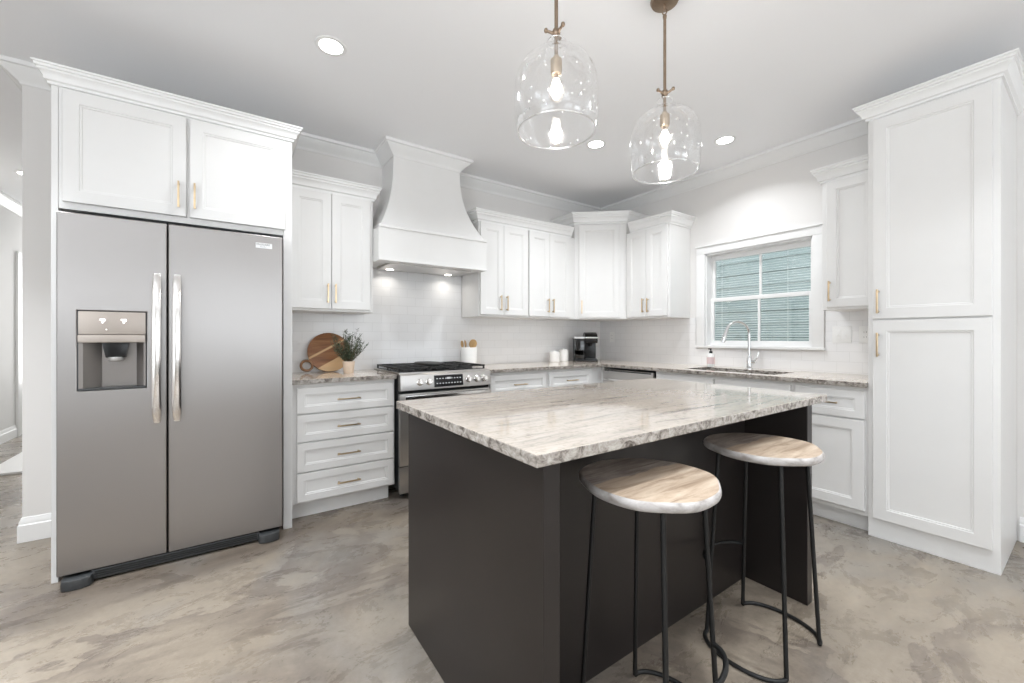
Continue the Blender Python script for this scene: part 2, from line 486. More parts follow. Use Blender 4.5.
# ------------------------------------------------------------------ mesh helpers
class MB:
    def __init__(self):
        self.bm = bmesh.new()

    def quad(self, pts):
        vs = [self.bm.verts.new(p) for p in pts]
        return self.bm.faces.new(vs)

    def box(self, x0, x1, y0, y1, z0, z1, bev=0.0, mat=0):
        r = bmesh.ops.create_cube(self.bm, size=1.0)
        vs = r['verts']
        for v in vs:
            v.co = Vector(((x0 + x1) / 2 + v.co.x * (x1 - x0), (y0 + y1) / 2 + v.co.y * (y1 - y0), (z0 + z1) / 2 + v.co.z * (z1 - z0)))
        fs = set(f for v in vs for f in v.link_faces)
        if bev:
            es = list(set(e for v in vs for e in v.link_edges))
            r2 = bmesh.ops.bevel(self.bm, geom=es, offset=bev, segments=2, profile=0.7, affect='EDGES')
            fs = set(f for f in r2['faces']) | set(f for f in fs if f.is_valid)
        for f in fs:
            f.material_index = mat
        return self

    def prism(self, poly, lo, hi, axis='Y', bev=0.0):
        """extrude a 2-D outline along an axis; poly gives the other two coordinates in order"""
        def P(a, b, t):
            return {'X': (t, a, b), 'Y': (a, t, b), 'Z': (a, b, t)}[axis]
        A = [self.bm.verts.new(P(a, b, lo)) for a, b in poly]
        B = [self.bm.verts.new(P(a, b, hi)) for a, b in poly]
        n = len(poly)
        fs = [self.bm.faces.new(A), self.bm.faces.new(B[::-1])]
        for i in range(n):
            fs.append(self.bm.faces.new((A[i], B[i], B[(i + 1) % n], A[(i + 1) % n])))
        bmesh.ops.recalc_face_normals(self.bm, faces=fs)
        if bev:
            es = list(set(e for v in A + B for e in v.link_edges))
            bmesh.ops.bevel(self.bm, geom=es, offset=bev, segments=2, profile=0.7, affect='EDGES')
        return self

    def lathe(self, prof, seg=32, cx=0, cy=0, wob=None):
        rings = []
        for r, z in prof:
            if r < 1e-6:
                rings.append([self.bm.verts.new((cx, cy, z))])
            else:
                rings.append([self.bm.verts.new((cx + r * (wob(2 * math.pi * i / seg) if wob else 1) * math.cos(2 * math.pi * i / seg),
                                                 cy + r * (wob(2 * math.pi * i / seg) if wob else 1) * math.sin(2 * math.pi * i / seg), z)) for i in range(seg)])
        fs = []
        for a, b in zip(rings, rings[1:]):
            for i in range(seg):
                j = (i + 1) % seg
                if len(a) == 1 and len(b) == 1:
                    continue
                if len(a) == 1:
                    fs.append(self.bm.faces.new((a[0], b[j], b[i])))
                elif len(b) == 1:
                    fs.append(self.bm.faces.new((a[i], a[j], b[0])))
                else:
                    fs.append(self.bm.faces.new((a[i], a[j], b[j], b[i])))
        bmesh.ops.recalc_face_normals(self.bm, faces=fs)
        return self

    def tube(self, pts, rad, seg=8, closed=False):
        pts = [Vector(p) for p in pts]
        n = len(pts)
        rads = rad if isinstance(rad, (list, tuple)) else [rad] * n
        rings = []
        up = None
        for i, p in enumerate(pts):
            if closed:
                d = pts[(i + 1) % n] - pts[i - 1]
            else:
                d = pts[min(i + 1, n - 1)] - pts[max(i - 1, 0)]
            d.normalize()
            if up is None:
                up = Vector((0, 0, 1)) if abs(d.z) < 0.9 else Vector((1, 0, 0))
            s = d.cross(up)
            if s.length < 1e-5:
                s = d.cross(Vector((0, 1, 0)))
            s.normalize()
            up = s.cross(d).normalized()
            rings.append([self.bm.verts.new(p + (s * math.cos(2 * math.pi * k / seg) + up * math.sin(2 * math.pi * k / seg)) * rads[i]) for k in range(seg)])
        fs = []
        m = n if closed else n - 1
        for i in range(m):
            a, b = rings[i], rings[(i + 1) % n]
            for k in range(seg):
                fs.append(self.bm.faces.new((a[k], a[(k + 1) % seg], b[(k + 1) % seg], b[k])))
        if not closed:
            fs.append(self.bm.faces.new(rings[0]))
            fs.append(self.bm.faces.new(rings[-1]))
        bmesh.ops.recalc_face_normals(self.bm, faces=fs)
        return self

    def sweep(self, path, prof, closed_path=False):
        """mould a closed profile (offset to the right of travel, z) along a flat path with mitred corners"""
        pts = [Vector((p[0], p[1])) for p in path]
        n = len(pts)
        offs = []
        for i in range(n):
            ns = []
            for a, b in ((i - 1, i), (i, i + 1)):
                if a < 0 or b >= n:
                    continue
                d = (pts[b] - pts[a]).normalized()
                ns.append(Vector((d.y, -d.x)))
            if len(ns) == 1:
                offs.append(ns[0])
            else:
                offs.append((ns[0] + ns[1]) / (1 + ns[0].dot(ns[1])))
        rings = [[self.bm.verts.new((pts[i].x + offs[i].x * o, pts[i].y + offs[i].y * o, z)) for o, z in prof] for i in range(n)]
        k = len(prof)
        fs = []
        for a, b in zip(rings, rings[1:]):
            for j in range(k):
                fs.append(self.bm.faces.new((a[j], a[(j + 1) % k], b[(j + 1) % k], b[j])))
        fs.append(self.bm.faces.new(rings[0]))
        fs.append(self.bm.faces.new(rings[-1]))
        bmesh.ops.recalc_face_normals(self.bm, faces=fs)
        return self

    def cells(self, xs, ys, solid, z0, z1, side_mat=0):
        """slab made of grid cells; solid(i, j) tells which are filled (holes and L shapes)"""
        V = {}

        def v(i, j, t):
            if (i, j, t) not in V:
                V[(i, j, t)] = self.bm.verts.new((xs[i], ys[j], z1 if t else z0))
            return V[(i, j, t)]
        nx, ny = len(xs) - 1, len(ys) - 1
        S = lambda i, j: 0 <= i < nx and 0 <= j < ny and solid(i, j)
        fs = []
        for i in range(nx):
            for j in range(ny):
                if not S(i, j):
                    continue
                fs.append(self.bm.faces.new((v(i, j, 1), v(i + 1, j, 1), v(i + 1, j + 1, 1), v(i, j + 1, 1))))
                fs.append(self.bm.faces.new((v(i, j + 1, 0), v(i + 1, j + 1, 0), v(i + 1, j, 0), v(i, j, 0))))
                for (di, dj, a, b) in ((0, -1, (i, j), (i + 1, j)), (1, 0, (i + 1, j), (i + 1, j + 1)), (0, 1, (i + 1, j + 1), (i, j + 1)), (-1, 0, (i, j + 1), (i, j))):
                    if not S(i + di, j + dj):
                        f = self.bm.faces.new((v(*a, 0), v(*b, 0), v(*b, 1), v(*a, 1)))
                        f.material_index = side_mat
                        fs.append(f)
        bmesh.ops.recalc_face_normals(self.bm, faces=fs)
        return self

    def xform(self, mat):
        bmesh.ops.transform(self.bm, matrix=mat, verts=self.bm.verts)
        return self

    def build(self, name, mat, parent=None, loc=(0, 0, 0), rot=(0, 0, 0), smooth=35, bevel=0.0):
        me = bpy.data.meshes.new(name)
        self.bm.to_mesh(me)
        self.bm.free()
        for m in (mat if isinstance(mat, (list, tuple)) else [mat]):
            me.materials.append(m)
        if smooth:
            for p in me.polygons:
                p.use_smooth = True
            me.set_sharp_from_angle(angle=R(smooth))
        o = bpy.data.objects.new(name, me)
        col.objects.link(o)
        o.location = loc
        o.rotation_euler = rot
        if parent:
            o.parent = parent
        if bevel:
            bv = o.modifiers.new('edge', 'BEVEL')
            bv.width = bevel
            bv.segments = 2
            bv.limit_method = 'ANGLE'
            bv.angle_limit = R(40)
        return o


def tag(o, label=None, cat=None, group=None, kind=None):
    if label:
        o['label'] = label
    if cat:
        o['category'] = cat
    if group:
        o['group'] = group
    if kind:
        o['kind'] = kind
    return o


def thing(name, label, cat, loc=(0, 0, 0), rz=0.0, group=None):
    o = bpy.data.objects.new(name, None)
    o.empty_display_size = 0.1
    o.location = loc
    o.rotation_euler = (0, 0, rz)
    col.objects.link(o)
    return tag(o, label, cat, group)


def struct(name, mb, mat, label=None, cat=None, **kw):
    o = mb.build(name, mat, **kw)
    o['kind'] = 'structure'
    return o


def copy_thing(root, loc, rz, label):
    def cp(o, parent):
        c = o.copy()
        col.objects.link(c)
        c.parent = parent
        for ch in list(o.children):
            cp(ch, c)
        return c
    r = cp(root, None)
    r.location = loc
    r.rotation_euler = (0, 0, rz)
    r['label'] = label
    return r


# ------------------------------------------------------------------ room shell
struct('floor', MB().box(XL - 0.1, XW + 0.16, YR - 0.1, 9.1, -0.1, 0.0), M['floor'], smooth=0)
struct('ceiling', MB().box(XL - 0.1, XW + 0.16, YR - 0.1, 9.1, CEIL, CEIL + 0.1), M['ceiling'], smooth=0)
STUB = -0.99
struct('wall_back', MB().box(STUB, XW + 0.16, YB, YB + 0.14, 0, CEIL), M['wall'], smooth=0)
struct('wall_hall_side', MB().box(STUB, STUB + 0.12, YB + 0.14, 5.2, 0, CEIL), M['wall'], smooth=0)

# window wall with its opening
WY0, WY1, WZ0, WZ1 = 1.311, 2.197, 1.105, 1.985
mb = MB()
ys = [YR - 0.1, WY0, WY1, YB]
zs = [0, WZ0, WZ1, CEIL]
mb.cells(ys, zs, lambda i, j: not (i == 1 and j == 1), XW, XW + 0.16)
mb.xform(Matrix(((0, 0, 1, 0), (1, 0, 0, 0), (0, 1, 0, 0), (0, 0, 0, 1))))
struct('wall_right', mb, M['wall'], smooth=0)

# left wall with an opening added to let light in, rear wall with two tall glazed openings (all behind or beside the camera)
mb = MB()
mb.cells([YR - 0.1, -1.6, 0.6, 9.1], [0, 0.5, 2.3, CEIL], lambda i, j: not (i == 1 and j == 1), XL - 0.1, XL)
mb.xform(Matrix(((0, 0, 1, 0), (1, 0, 0, 0), (0, 1, 0, 0), (0, 0, 0, 1))))
struct('wall_left', mb, M['wall'], smooth=0)
mb = MB()
mb.cells([XL - 0.1, -0.7, 1.0, 1.6, 3.1, XW + 0.16], [0, 0.6, 2.2, CEIL], lambda i, j: not (i in (1, 3) and j == 1), YR - 0.1, YR)
mb.xform(Matrix(((1, 0, 0, 0), (0, 0, 1, 0), (0, 1, 0, 0), (0, 0, 0, 1))))
struct('wall_rear', mb, M['wall'], smooth=0)
struct('wall_hall_end', MB().box(XL, XW, 9.0, 9.1, 0, CEIL), M['wall'], smooth=0)

# crown moulding along the ceiling (wraps the hood chimney too)
HXC = 1.384
HW_TOP, HY_TOP = 0.298, 3.262
c0 = CEIL - 0.100
CROWN_ROOM = [(0, c0), (0.008, c0), (0.012, c0 + 0.012), (0.022, c0 + 0.022), (0.045, c0 + 0.042), (0.066, c0 + 0.062), (0.074, c0 + 0.074),
              (0.088, c0 + 0.078), (0.092, CEIL - 0.001), (0, CEIL - 0.001)]
struct('trim_1', MB().sweep([(STUB, 5.19), (STUB, YB), (HXC - HW_TOP, YB), (HXC - HW_TOP, HY_TOP), (HXC + HW_TOP, HY_TOP), (HXC + HW_TOP, YB), (XW, YB), (XW, YR + 0.001)], CROWN_ROOM), M['trim'], smooth=40)
struct('trim_2', MB().sweep([(XL, YR + 0.001), (XL, 8.999)], CROWN_ROOM), M['trim'], smooth=40)

BASE = [(0, 0.001), (0.016, 0.001), (0.016, 0.098), (0.011, 0.104), (0.011, 0.118), (0.006, 0.13), (0.004, 0.14), (0, 0.142)]
struct('baseboard_back', MB().sweep([(STUB, 5.19), (STUB, YB), (-0.72, YB)], BASE), M['trim'], smooth=30)
struct('baseboard_right', MB().sweep([(XW, 0.285), (XW, YR + 0.001)], BASE), M['trim'], smooth=30)
struct('baseboard_left', MB().sweep([(XL, YR + 0.001), (XL, 7.35)], BASE), M['trim'], smooth=30)

# glimpse of the hall: white door with casing on the left wall, low white slab on the floor
mb = MB()
mb.box(XL, XL + 0.022, 7.36, 7.45, 0, 2.12, 0.003).box(XL, XL + 0.022, 8.30, 8.39, 0, 2.12, 0.003).box(XL, XL + 0.022, 7.36, 8.39, 2.12, 2.21, 0.003)
d1 = struct('door_1', mb, M['trim'], smooth=30)
MB().box(XL + 0.001, XL + 0.012, 7.45, 8.30, 0.01, 2.12).box(XL + 0.012, XL + 0.017, 7.57, 8.18, 0.2, 0.95, 0.002).box(XL + 0.012, XL + 0.017, 7.57, 8.18, 1.1, 2.0, 0.002).build('door_panel', M['trim'], d1)
struct('trim_3', MB().box(-1.74, -1.0, 5.36, 6.6, 0.0, 0.02, 0.004), M['trim'], smooth=30)

# backsplash tile
struct('trim_4', MB().box(0.323, XW - 0.010, YB - 0.008, YB - 0.0005, 0.914, 1.376).box(0.93, 1.85, YB - 0.008, YB - 0.0005, 1.376, 1.80), M['tile_x'], smooth=0)
mb = MB().box(XW - 0.008, XW - 0.0005, 0.815, WY0 - 0.085, 0.914, 1.385).box(XW - 0.008, XW - 0.0005, WY0 - 0.085, WY1 + 0.095, 0.914, 1.07)
mb.box(XW - 0.008, XW - 0.0005, WY1 + 0.095, YB - 0.009, 0.914, 1.376)
struct('trim_5', mb, M['tile_y'], smooth=0)

# ------------------------------------------------------------------ window over the sink
mb = MB()
x0, x1 = XW - 0.02, XW - 0.0005
mb.box(x0, x1, WY1, WY1 + 0.082, WZ0, WZ1, 0.003)
mb.box(x0, x1, WY0 - 0.078, WY0, WZ0, WZ1, 0.003)
mb.box(x0, x1, WY0 - 0.078, WY1 + 0.082, WZ1, WZ1 + 0.068, 0.003)
mb.box(XW - 0.032, x1, WY0 - 0.086, WY1 + 0.09, WZ1 + 0.068, WZ1 + 0.082, 0.003)
mb.box(XW - 0.0005, XW + 0.06, WY0 + 0.001, WY1 - 0.001, WZ0 + 0.0003, WZ0 + 0.004).box(XW - 0.032, x1, WY0 - 0.086, WY1 + 0.09, WZ0 - 0.020, WZ0, 0.003)
# jamb lining
mb.box(XW - 0.001, XW + 0.145, WY1 - 0.014, WY1 - 0.001, WZ0, WZ1).box(XW - 0.001, XW + 0.145, WY0 + 0.001, WY0 + 0.014, WZ0, WZ1)
mb.box(XW - 0.001, XW + 0.145, WY0, WY1, WZ1 - 0.014, WZ1 - 0.001).box(XW + 0.06, XW + 0.145, WY0, WY1, WZ0 + 0.001, WZ0 + 0.02)
w1 = struct('window_1', mb, M['trim'], smooth=30)


def sash(name, xa, xb, za, zb, ys0, ys1, st, rail_b, rail_t):
    m = MB()
    m.box(xa, xb, ys0, ys0 + st, za, zb, 0.003).box(xa, xb, ys1 - st, ys1, za, zb, 0.003)
    m.box(xa, xb, ys0 + st, ys1 - st, za, za + rail_b, 0.003).box(xa, xb, ys0 + st, ys1 - st, zb - rail_t, zb, 0.003)
    ymid = (ys0 + ys1) / 2 - 0.012
    m.box(xa + 0.004, xb - 0.004, ymid - 0.010, ymid + 0.010, za + rail_b, zb - rail_t, 0.002)
    s = m.build(name, M['trim'], w1, smooth=30)
    MB().box((xa + xb) / 2 - 0.001, (xa + xb) / 2 + 0.001, ys0 + st, ys1 - st, za + rail_b, zb - rail_t).build('glass_pane', M['pane'], s, smooth=0)


sash('lower_sash', XW + 0.062, XW + 0.088, WZ0 + 0.005, 1.558, WY0 + 0.014, WY1 - 0.014, 0.036, 0.044, 0.034)
sash('upper_sash', XW + 0.090, XW + 0.114, 1.530, WZ1 - 0.014, WY0 + 0.014, WY1 - 0.014, 0.034, 0.034, 0.046)

# mini blind behind the sashes
bl = thing('window_blind', 'white mini blind with thin open slats in the window over the sink', 'blind', (XW + 0.132, 1.754, WZ1 - 0.016))
MB().box(-0.013, 0.013, -0.425, 0.425, -0.028, 0, 0.003).build('headrail', M['trim'], bl)
mb = MB()
z = -0.045
while z > -0.84:
    mb.quad([(-0.0125, -0.42, z - 0.0032), (0.0125, -0.42, z + 0.0032), (0.0125, 0.42, z + 0.0032), (-0.0125, 0.42, z - 0.0032)])
    mb.quad([(-0.0125, 0.42, z - 0.0044), (0.0125, 0.42, z + 0.0020), (0.0125, -0.42, z + 0.0020), (-0.0125, -0.42, z - 0.0044)])
    mb.quad([(-0.0125, -0.42, z - 0.0044), (-0.0125, -0.42, z - 0.0032), (-0.0125, 0.42, z - 0.0032), (-0.0125, 0.42, z - 0.0044)])
    mb.quad([(0.0125, 0.42, z + 0.0020), (0.0125, 0.42, z + 0.0032), (0.0125, -0.42, z + 0.0032), (0.0125, -0.42, z + 0.0020)])
    z -= 0.0215
mb.build('slats', M['trim'], bl, smooth=0)
for y in (-0.22, 0.345):
    MB().box(-0.0135, -0.0125, y - 0.002, y + 0.002, -0.84, -0.025).build('ladder_cord', M['trim'], bl, smooth=0)
MB().box(-0.012, 0.012, -0.42, 0.42, -0.858, -0.846, 0.002).build('bottom_rail', M['trim'], bl)

# neighbouring house outside the window
nh = thing('neighbouring_house', 'sage green lap-sided house wall seen through the kitchen window', 'house', (6.1, 3.0, 0))
mb = MB()
z = -0.05
while z < 4.2:
    mb.prism([(0.0, z), (-0.018, z), (-0.006, z + 0.178), (0.0, z + 0.178)], -4.5, 5.0, 'Y')
    z += 0.178
mb.box(0.0, 0.15, -4.5, 5.0, -0.05, 4.2)
mb.build('siding', M['siding'], nh, smooth=0)
struct('trim_6', MB().box(XW + 0.161, 6.0, -3.0, 9.0, -0.25, -0.1), M['grass'], smooth=0)


# ------------------------------------------------------------------ cabinet parts
def shaker(w, h, t=0.02, fw=0.058, rec=0.009, bead=0.009):
    """framed door or drawer front: lower left corner at the origin, front face at y = -t"""
    m = MB()
    e = 0.002

    def ring(ins, y):
        return [m.bm.verts.new(p) for p in ((ins, y, ins), (w - ins, y, ins), (w - ins, y, h - ins), (ins, y, h - ins))]
    rs = [ring(0, 0), ring(0, -t + e), ring(e, -t), ring(fw, -t), ring(fw + 0.002, -t + 0.004), ring(fw + bead, -t + 0.0045), ring(fw + bead + 0.002, -t + rec)]
    fs = [m.bm.faces.new(rs[0][::-1])]
    for a, b in zip(rs, rs[1:]):
        for i in range(4):
            fs.append(m.bm.faces.new((a[i], a[(i + 1) % 4], b[(i + 1) % 4], b[i])))
    fs.append(m.bm.faces.new(rs[-1]))
    bmesh.ops.recalc_face_normals(m.bm, faces=fs)
    return m


def bar_pull(length, vertical, t=0.02):
    m = MB()
    a, s = length / 2, 0.0045
    y0, y1 = -t - 0.032, -t - 0.023
    if vertical:
        m.box(-s, s, y0, y1, -a, a, 0.001)
        for k in (-1, 1):
            m.box(-s, s, y1 - 0.001, -t, k * (a - 0.012) - s, k * (a - 0.012) + s)
    else:
        m.box(-a, a, y0, y1, -s, s, 0.001)
        for k in (-1, 1):
            m.box(k * (a - 0.012) - s, k * (a - 0.012) + s, y1 - 0.001, -t, -s, s)
    return m


def front(parent, kind, x0, x1, z0, z1, handle=None, hl=0.14, fw=0.058):
    """kind: 'door' or 'drawer'; handle: (x, z, vertical) in cabinet coordinates"""
    o = shaker(x1 - x0, z1 - z0, fw=fw).build(kind, M['cabinet'], parent, (x0, -0.0015, z0), smooth=30)
    if handle:
        bar_pull(hl, handle[2]).build('handle', M['brass'], o, (handle[0] - x0, 0, handle[1] - z0), smooth=30)
    return o


def crown_prof(z0, p=0.05, h=0.08):
    return [(0, z0), (0.010, z0), (0.010, z0 + 0.14 * h), (0.24 * p + 0.008, z0 + 0.2 * h), (0.42 * p, z0 + 0.36 * h), (0.60 * p, z0 + 0.54 * h),
            (0.72 * p, z0 + 0.60 * h), (0.72 * p, z0 + 0.72 * h), (0.86 * p, z0 + 0.74 * h), (0.88 * p, z0 + 0.88 * h), (p, z0 + 0.90 * h), (p, z0 + h), (0, z0 + h)]


# ------------------------------------------------------------------ cabinet over the refrigerator
FY, FX0, FX1 = 2.876, -0.708, 0.319
fc = thing('refrigerator_cabinet', 'tall white surround with two doors above the stainless refrigerator', 'cabinet', (FX0, FY, 0))
W = FX1 - FX0
MB().box(0.025, W - 0.049, 0.0, 0.68, 1.812, 2.406).build('body', M['cabinet'], fc, smooth=0, bevel=0.0015)
MB().box(0, 0.024, 0, 0.683, 0, 2.406).build('side_panel', M['cabinet'], fc, smooth=0, bevel=0.0015)
MB().box(W - 0.048, W, 0, 0.683, 0, 2.406).build('side_panel', M['cabinet'], fc, smooth=0, bevel=0.0015)
front(fc, 'door', 0.041, 0.511, 1.845, 2.385, (0.480, 1.956, True))
front(fc, 'door', 0.526, 0.986, 1.845, 2.385, (0.549, 1.958, True))
MB().sweep([(0, 0.683), (0, 0), (W, 0), (W, 0.683)], crown_prof(2.400, 0.052, 0.085)).build('crown_moulding', M['trim'], fc, smooth=30)

# ------------------------------------------------------------------ refrigerator
RX0, RX1, RY = -0.668, 0.258, 2.78
fr = thing('refrigerator', 'side-by-side stainless steel refrigerator with dispenser in the left door', 'refrigerator', (RX0, RY, 0))
RW = RX1 - RX0
MB().box(0.006, RW - 0.006, 0.07, 0.74, 0.03, 1.765, 0.004).build('body', M['dark_plastic'], fr)
SEAM = -0.268 - RX0
DZ0, DZ1 = 0.062, 1.778
# left door with a recess for the dispenser
dx0, dx1, dz0, dz1 = 0.068, 0.318, 0.928, 1.315


def fridge_door(x0, x1, hole=None):
    m = MB()
    xs = [x0, x1] if not hole else [x0, hole[0], hole[1], x1]
    zs_ = [DZ0, DZ1] if not hole else [DZ0, hole[2], hole[3], DZ1]
    m.cells(xs, zs_, (lambda i, j: True) if not hole else (lambda i, j: not (i == 1 and j == 1)), 0.0, 0.062)
    m.xform(Matrix(((1, 0, 0, 0), (0, 0, 1, 0), (0, 1, 0, 0), (0, 0, 0, 1))))
    bmesh.ops.recalc_face_normals(m.bm, faces=m.bm.faces)
    return m


ld = fridge_door(0.0, SEAM - 0.003, (dx0, dx1, dz0, dz1)).build('freezer_door', M['steel'], fr, bevel=0.004)
rd = fridge_door(SEAM + 0.003, RW).build('fridge_door', M['steel'], fr, bevel=0.004)
# dispenser
MB().box(dx0 + 0.001, dx1 - 0.001, 0.056, 0.066, dz0, dz1).build('dispenser_back', M['steel_dark'], ld)
MB().box(dx0 + 0.001, dx0 + 0.004, 0.001, 0.056, dz0, dz1).box(dx1 - 0.004, dx1 - 0.001, 0.001, 0.056, dz0, dz1).box(dx0 + 0.001, dx1 - 0.001, 0.001, 0.056, dz1 - 0.003, dz1).build('dispenser_surround', M['dark_plastic'], ld)
cp = MB().box(dx0 + 0.004, dx1 - 0.004, -0.002, 0.054, 1.200, dz1 - 0.004, 0.003).build('control_panel', M['steel_taupe'], fr)
MB().box(dx0 + 0.004, dx1 - 0.004, -0.012, 0.03, 1.160, 1.198, 0.005).build('dispenser_lip', M['steel_taupe'], ld)
for xc in (0.156, 0.232):
    MB().prism([(xc - 0.011, 1.271), (xc - 0.008, 1.276), (xc + 0.009, 1.276), (xc + 0.011, 1.268), (xc + 0.004, 1.262), (xc + 0.002, 1.254), (xc - 0.003, 1.256), (xc - 0.001, 1.264)], -0.0035, -0.002, 'Y').build('lit_icon', M['icon'], cp, smooth=0)
MB().box(0.168, 0.172, -0.0035, -0.002, 1.222, 1.226).build('indicator_lamp', M['icon'], cp, smooth=0)
MB().prism([(0.150, 1.158), (0.248, 1.158), (0.236, 1.085), (0.164, 1.085)], 0.012, 0.05, 'Y', 0.004).build('spout', M['black_gloss'], ld)
MB().lathe([(0.026, 1.070), (0.030, 1.076), (0.030, 1.088), (0, 1.088)], 20, 0.200, 0.03).build('nozzle_ring', M['silver_plastic'], ld)
# concave back and drip tray
mb = MB()
mb.prism([(dx0 + 0.004, 0.002), (dx0 + 0.02, 0.002), (dx0 + 0.075, 0.05), (dx0 + 0.075, 0.056), (dx0 + 0.004, 0.056)], dz0 + 0.012, 1.16, 'Z')
mb.build('recess_liner', M['steel_dark'], ld)
mb = MB()
mb.prism([(dx1 - 0.004, 0.002), (dx1 - 0.012, 0.002), (dx1 - 0.045, 0.05), (dx1 - 0.045, 0.056), (dx1 - 0.004, 0.056)], dz0 + 0.012, 1.16, 'Z')
mb.build('recess_liner', M['steel_dark'], ld)
MB().box(dx0 + 0.004, dx1 - 0.004, -0.004, 0.056, dz0 + 0.001, dz0 + 0.011, 0.002).build('drip_tray', M['dark_plastic'], ld)


def fridge_handle(parent, xc, z0, z1):
    pts, rad = [], []
    n = 18
    m = MB()
    prof = []
    for i in range(n + 1):
        t = i / n
        z_ = z0 + (z1 - z0) * t
        out = 0.012 + 0.045 * math.sin(math.pi * min(1, max(0, t))) ** 0.5
        prof.append((z_, -out))
    for (za, ya), (zb, yb) in zip(prof, prof[1:]):
        pass
    w2, th = 0.0175, 0.014
    rings = []
    for i, (z_, y_) in enumerate(prof):
        ww = w2 * (0.72 if i in (0, n) else 1)
        rings.append([m.bm.verts.new(p) for p in ((xc - ww, y_ + 0.004, z_), (xc - ww * 0.55, y_, z_), (xc + ww * 0.55, y_, z_), (xc + ww, y_ + 0.004, z_), (xc + ww, y_ + th, z_), (xc - ww, y_ + th, z_))])
    fs = []
    for a, b in zip(rings, rings[1:]):
        for k in range(6):
            fs.append(m.bm.faces.new((a[k], a[(k + 1) % 6], b[(k + 1) % 6], b[k])))
    fs += [m.bm.faces.new(rings[0]), m.bm.faces.new(rings[-1])]
    bmesh.ops.recalc_face_normals(m.bm, faces=fs)
    for z_ in (z0 + 0.012, z1 - 0.012):
        m.box(xc - 0.012, xc + 0.012, -0.014, 0.0, z_ - 0.011, z_ + 0.011, 0.003)
    m.build('handle', M['steel_handle'], parent, smooth=50)


fridge_handle(ld, SEAM - 0.040, 0.745, 1.515)
fridge_handle(rd, SEAM + 0.040, 0.745, 1.515)


def text_mesh(name, body, size, mat, parent, loc, rot=(R(90), 0, 0), depth=0.0004, sx=1.0):
    cu = bpy.data.curves.new(name, 'FONT')
    cu.body = body
    cu.size = size
    cu.extrude = depth
    cu.align_x = 'LEFT'
    tmp = bpy.data.objects.new(name + '_tmp', cu)
    col.objects.link(tmp)
    dg = bpy.context.evaluated_depsgraph_get()
    me = bpy.data.meshes.new_from_object(tmp.evaluated_get(dg))
    bpy.data.objects.remove(tmp)
    me.materials.clear()
    me.materials.append(mat)
    o = bpy.data.objects.new(name, me)
    col.objects.link(o)
    o.parent = parent
    o.location = loc
    o.rotation_euler = rot
    o.scale = (sx, 1, 1)
    return o


bd = MB().box(0.790, 0.872, -0.0025, 0.0, 1.703, 1.733, 0.001).build('badge', M['silver_plastic'], fr)
text_mesh('badge_lettering', 'FRIGIDAIRE', 0.014, M['dark_plastic'], bd, (0.7935, -0.0026, 1.7185), sx=0.94)
text_mesh('badge_lettering', 'GALLERY', 0.008, M['dark_plastic'], bd, (0.8110, -0.0026, 1.7075), sx=1.0)
# kick grille and rounded hinge feet
gr = MB().box(0.115, RW - 0.115, 0.004, 0.06, 0.012, 0.058, 0.008).build('kick_grille', M['dark_plastic'], fr)
mb = MB()
for z_ in (0.026, 0.037, 0.048):
    mb.box(0.13, RW - 0.13, 0.001, 0.0045, z_ - 0.003, z_ + 0.003, 0.0)
mb.build('grille_slots', M['black_gap'], gr)  # black strips standing in for the shade in the slots
for k, xc in ((-1, 0.07), (1, RW - 0.07)):
    mb = MB()
    mb.prism([(xc - 0.055, 0.004), (xc - 0.05, -0.03), (xc - 0.02, -0.042), (xc + 0.02, -0.042), (xc + 0.05, -0.03), (xc + 0.055, 0.004), (xc + 0.055, 0.06), (xc - 0.055, 0.06)], 0.001, 0.048, 'Z', 0.010)
    mb.build('foot', M['dark_plastic'], fr, smooth=50)

# ------------------------------------------------------------------ upper cabinets
UZ, UT = 1.376, 2.238
UYF = 3.232
UD = YB - UYF - 0.001


def upper(label, loc, rz, w, depth, doors, zt=UT, crown=None, ch=0.105, cp_=0.056, zb=UZ):
    c = thing('wall_cabinet', label, 'cabinet', loc, rz)
    MB().box(0, w, 0, depth, 0, zt - zb + 0.006).build('body', M['cabinet'], c, smooth=0, bevel=0.0015)
    for (x0, x1, hx) in doors:
        front(c, 'door', x0, x1, 0.017, zt - zb - 0.004, (hx, 0.128, True))
    if crown:
        MB().sweep(crown, crown_prof(zt - zb, cp_, ch)).build('crown_moulding', M['trim'], c, smooth=30)
    return c


w = 0.913 - 0.3205
upper('white two-door wall cabinet between the refrigerator and the range hood', (0.3205, UYF, UZ), 0, w, UD,
      [(0.02, 0.290, 0.264), (0.294, w - 0.022, 0.316)], crown=[(0.001, 0), (w, 0), (w, 0.2)])
xa, xb, xc_ = 1.857, 2.412, 3.04
w = xb - xa
upper('white two-door wall cabinet just right of the range hood', (xa, UYF, UZ), 0, w - 0.001, UD,
      [(0.012, 0.262, 0.222), (0.266, w - 0.010, 0.292)], crown=[(0, 0.2), (0, 0), (w - 0.001, 0)])
w = xc_ - xb
upper('white two-door wall cabinet between the hood-side cabinet and the corner cabinet', (xb, UYF, UZ), 0, w, UD,
      [(0.010, 0.266, 0.240), (0.270, 0.548, 0.302)], crown=[(0, 0), (w - 0.055, 0)])

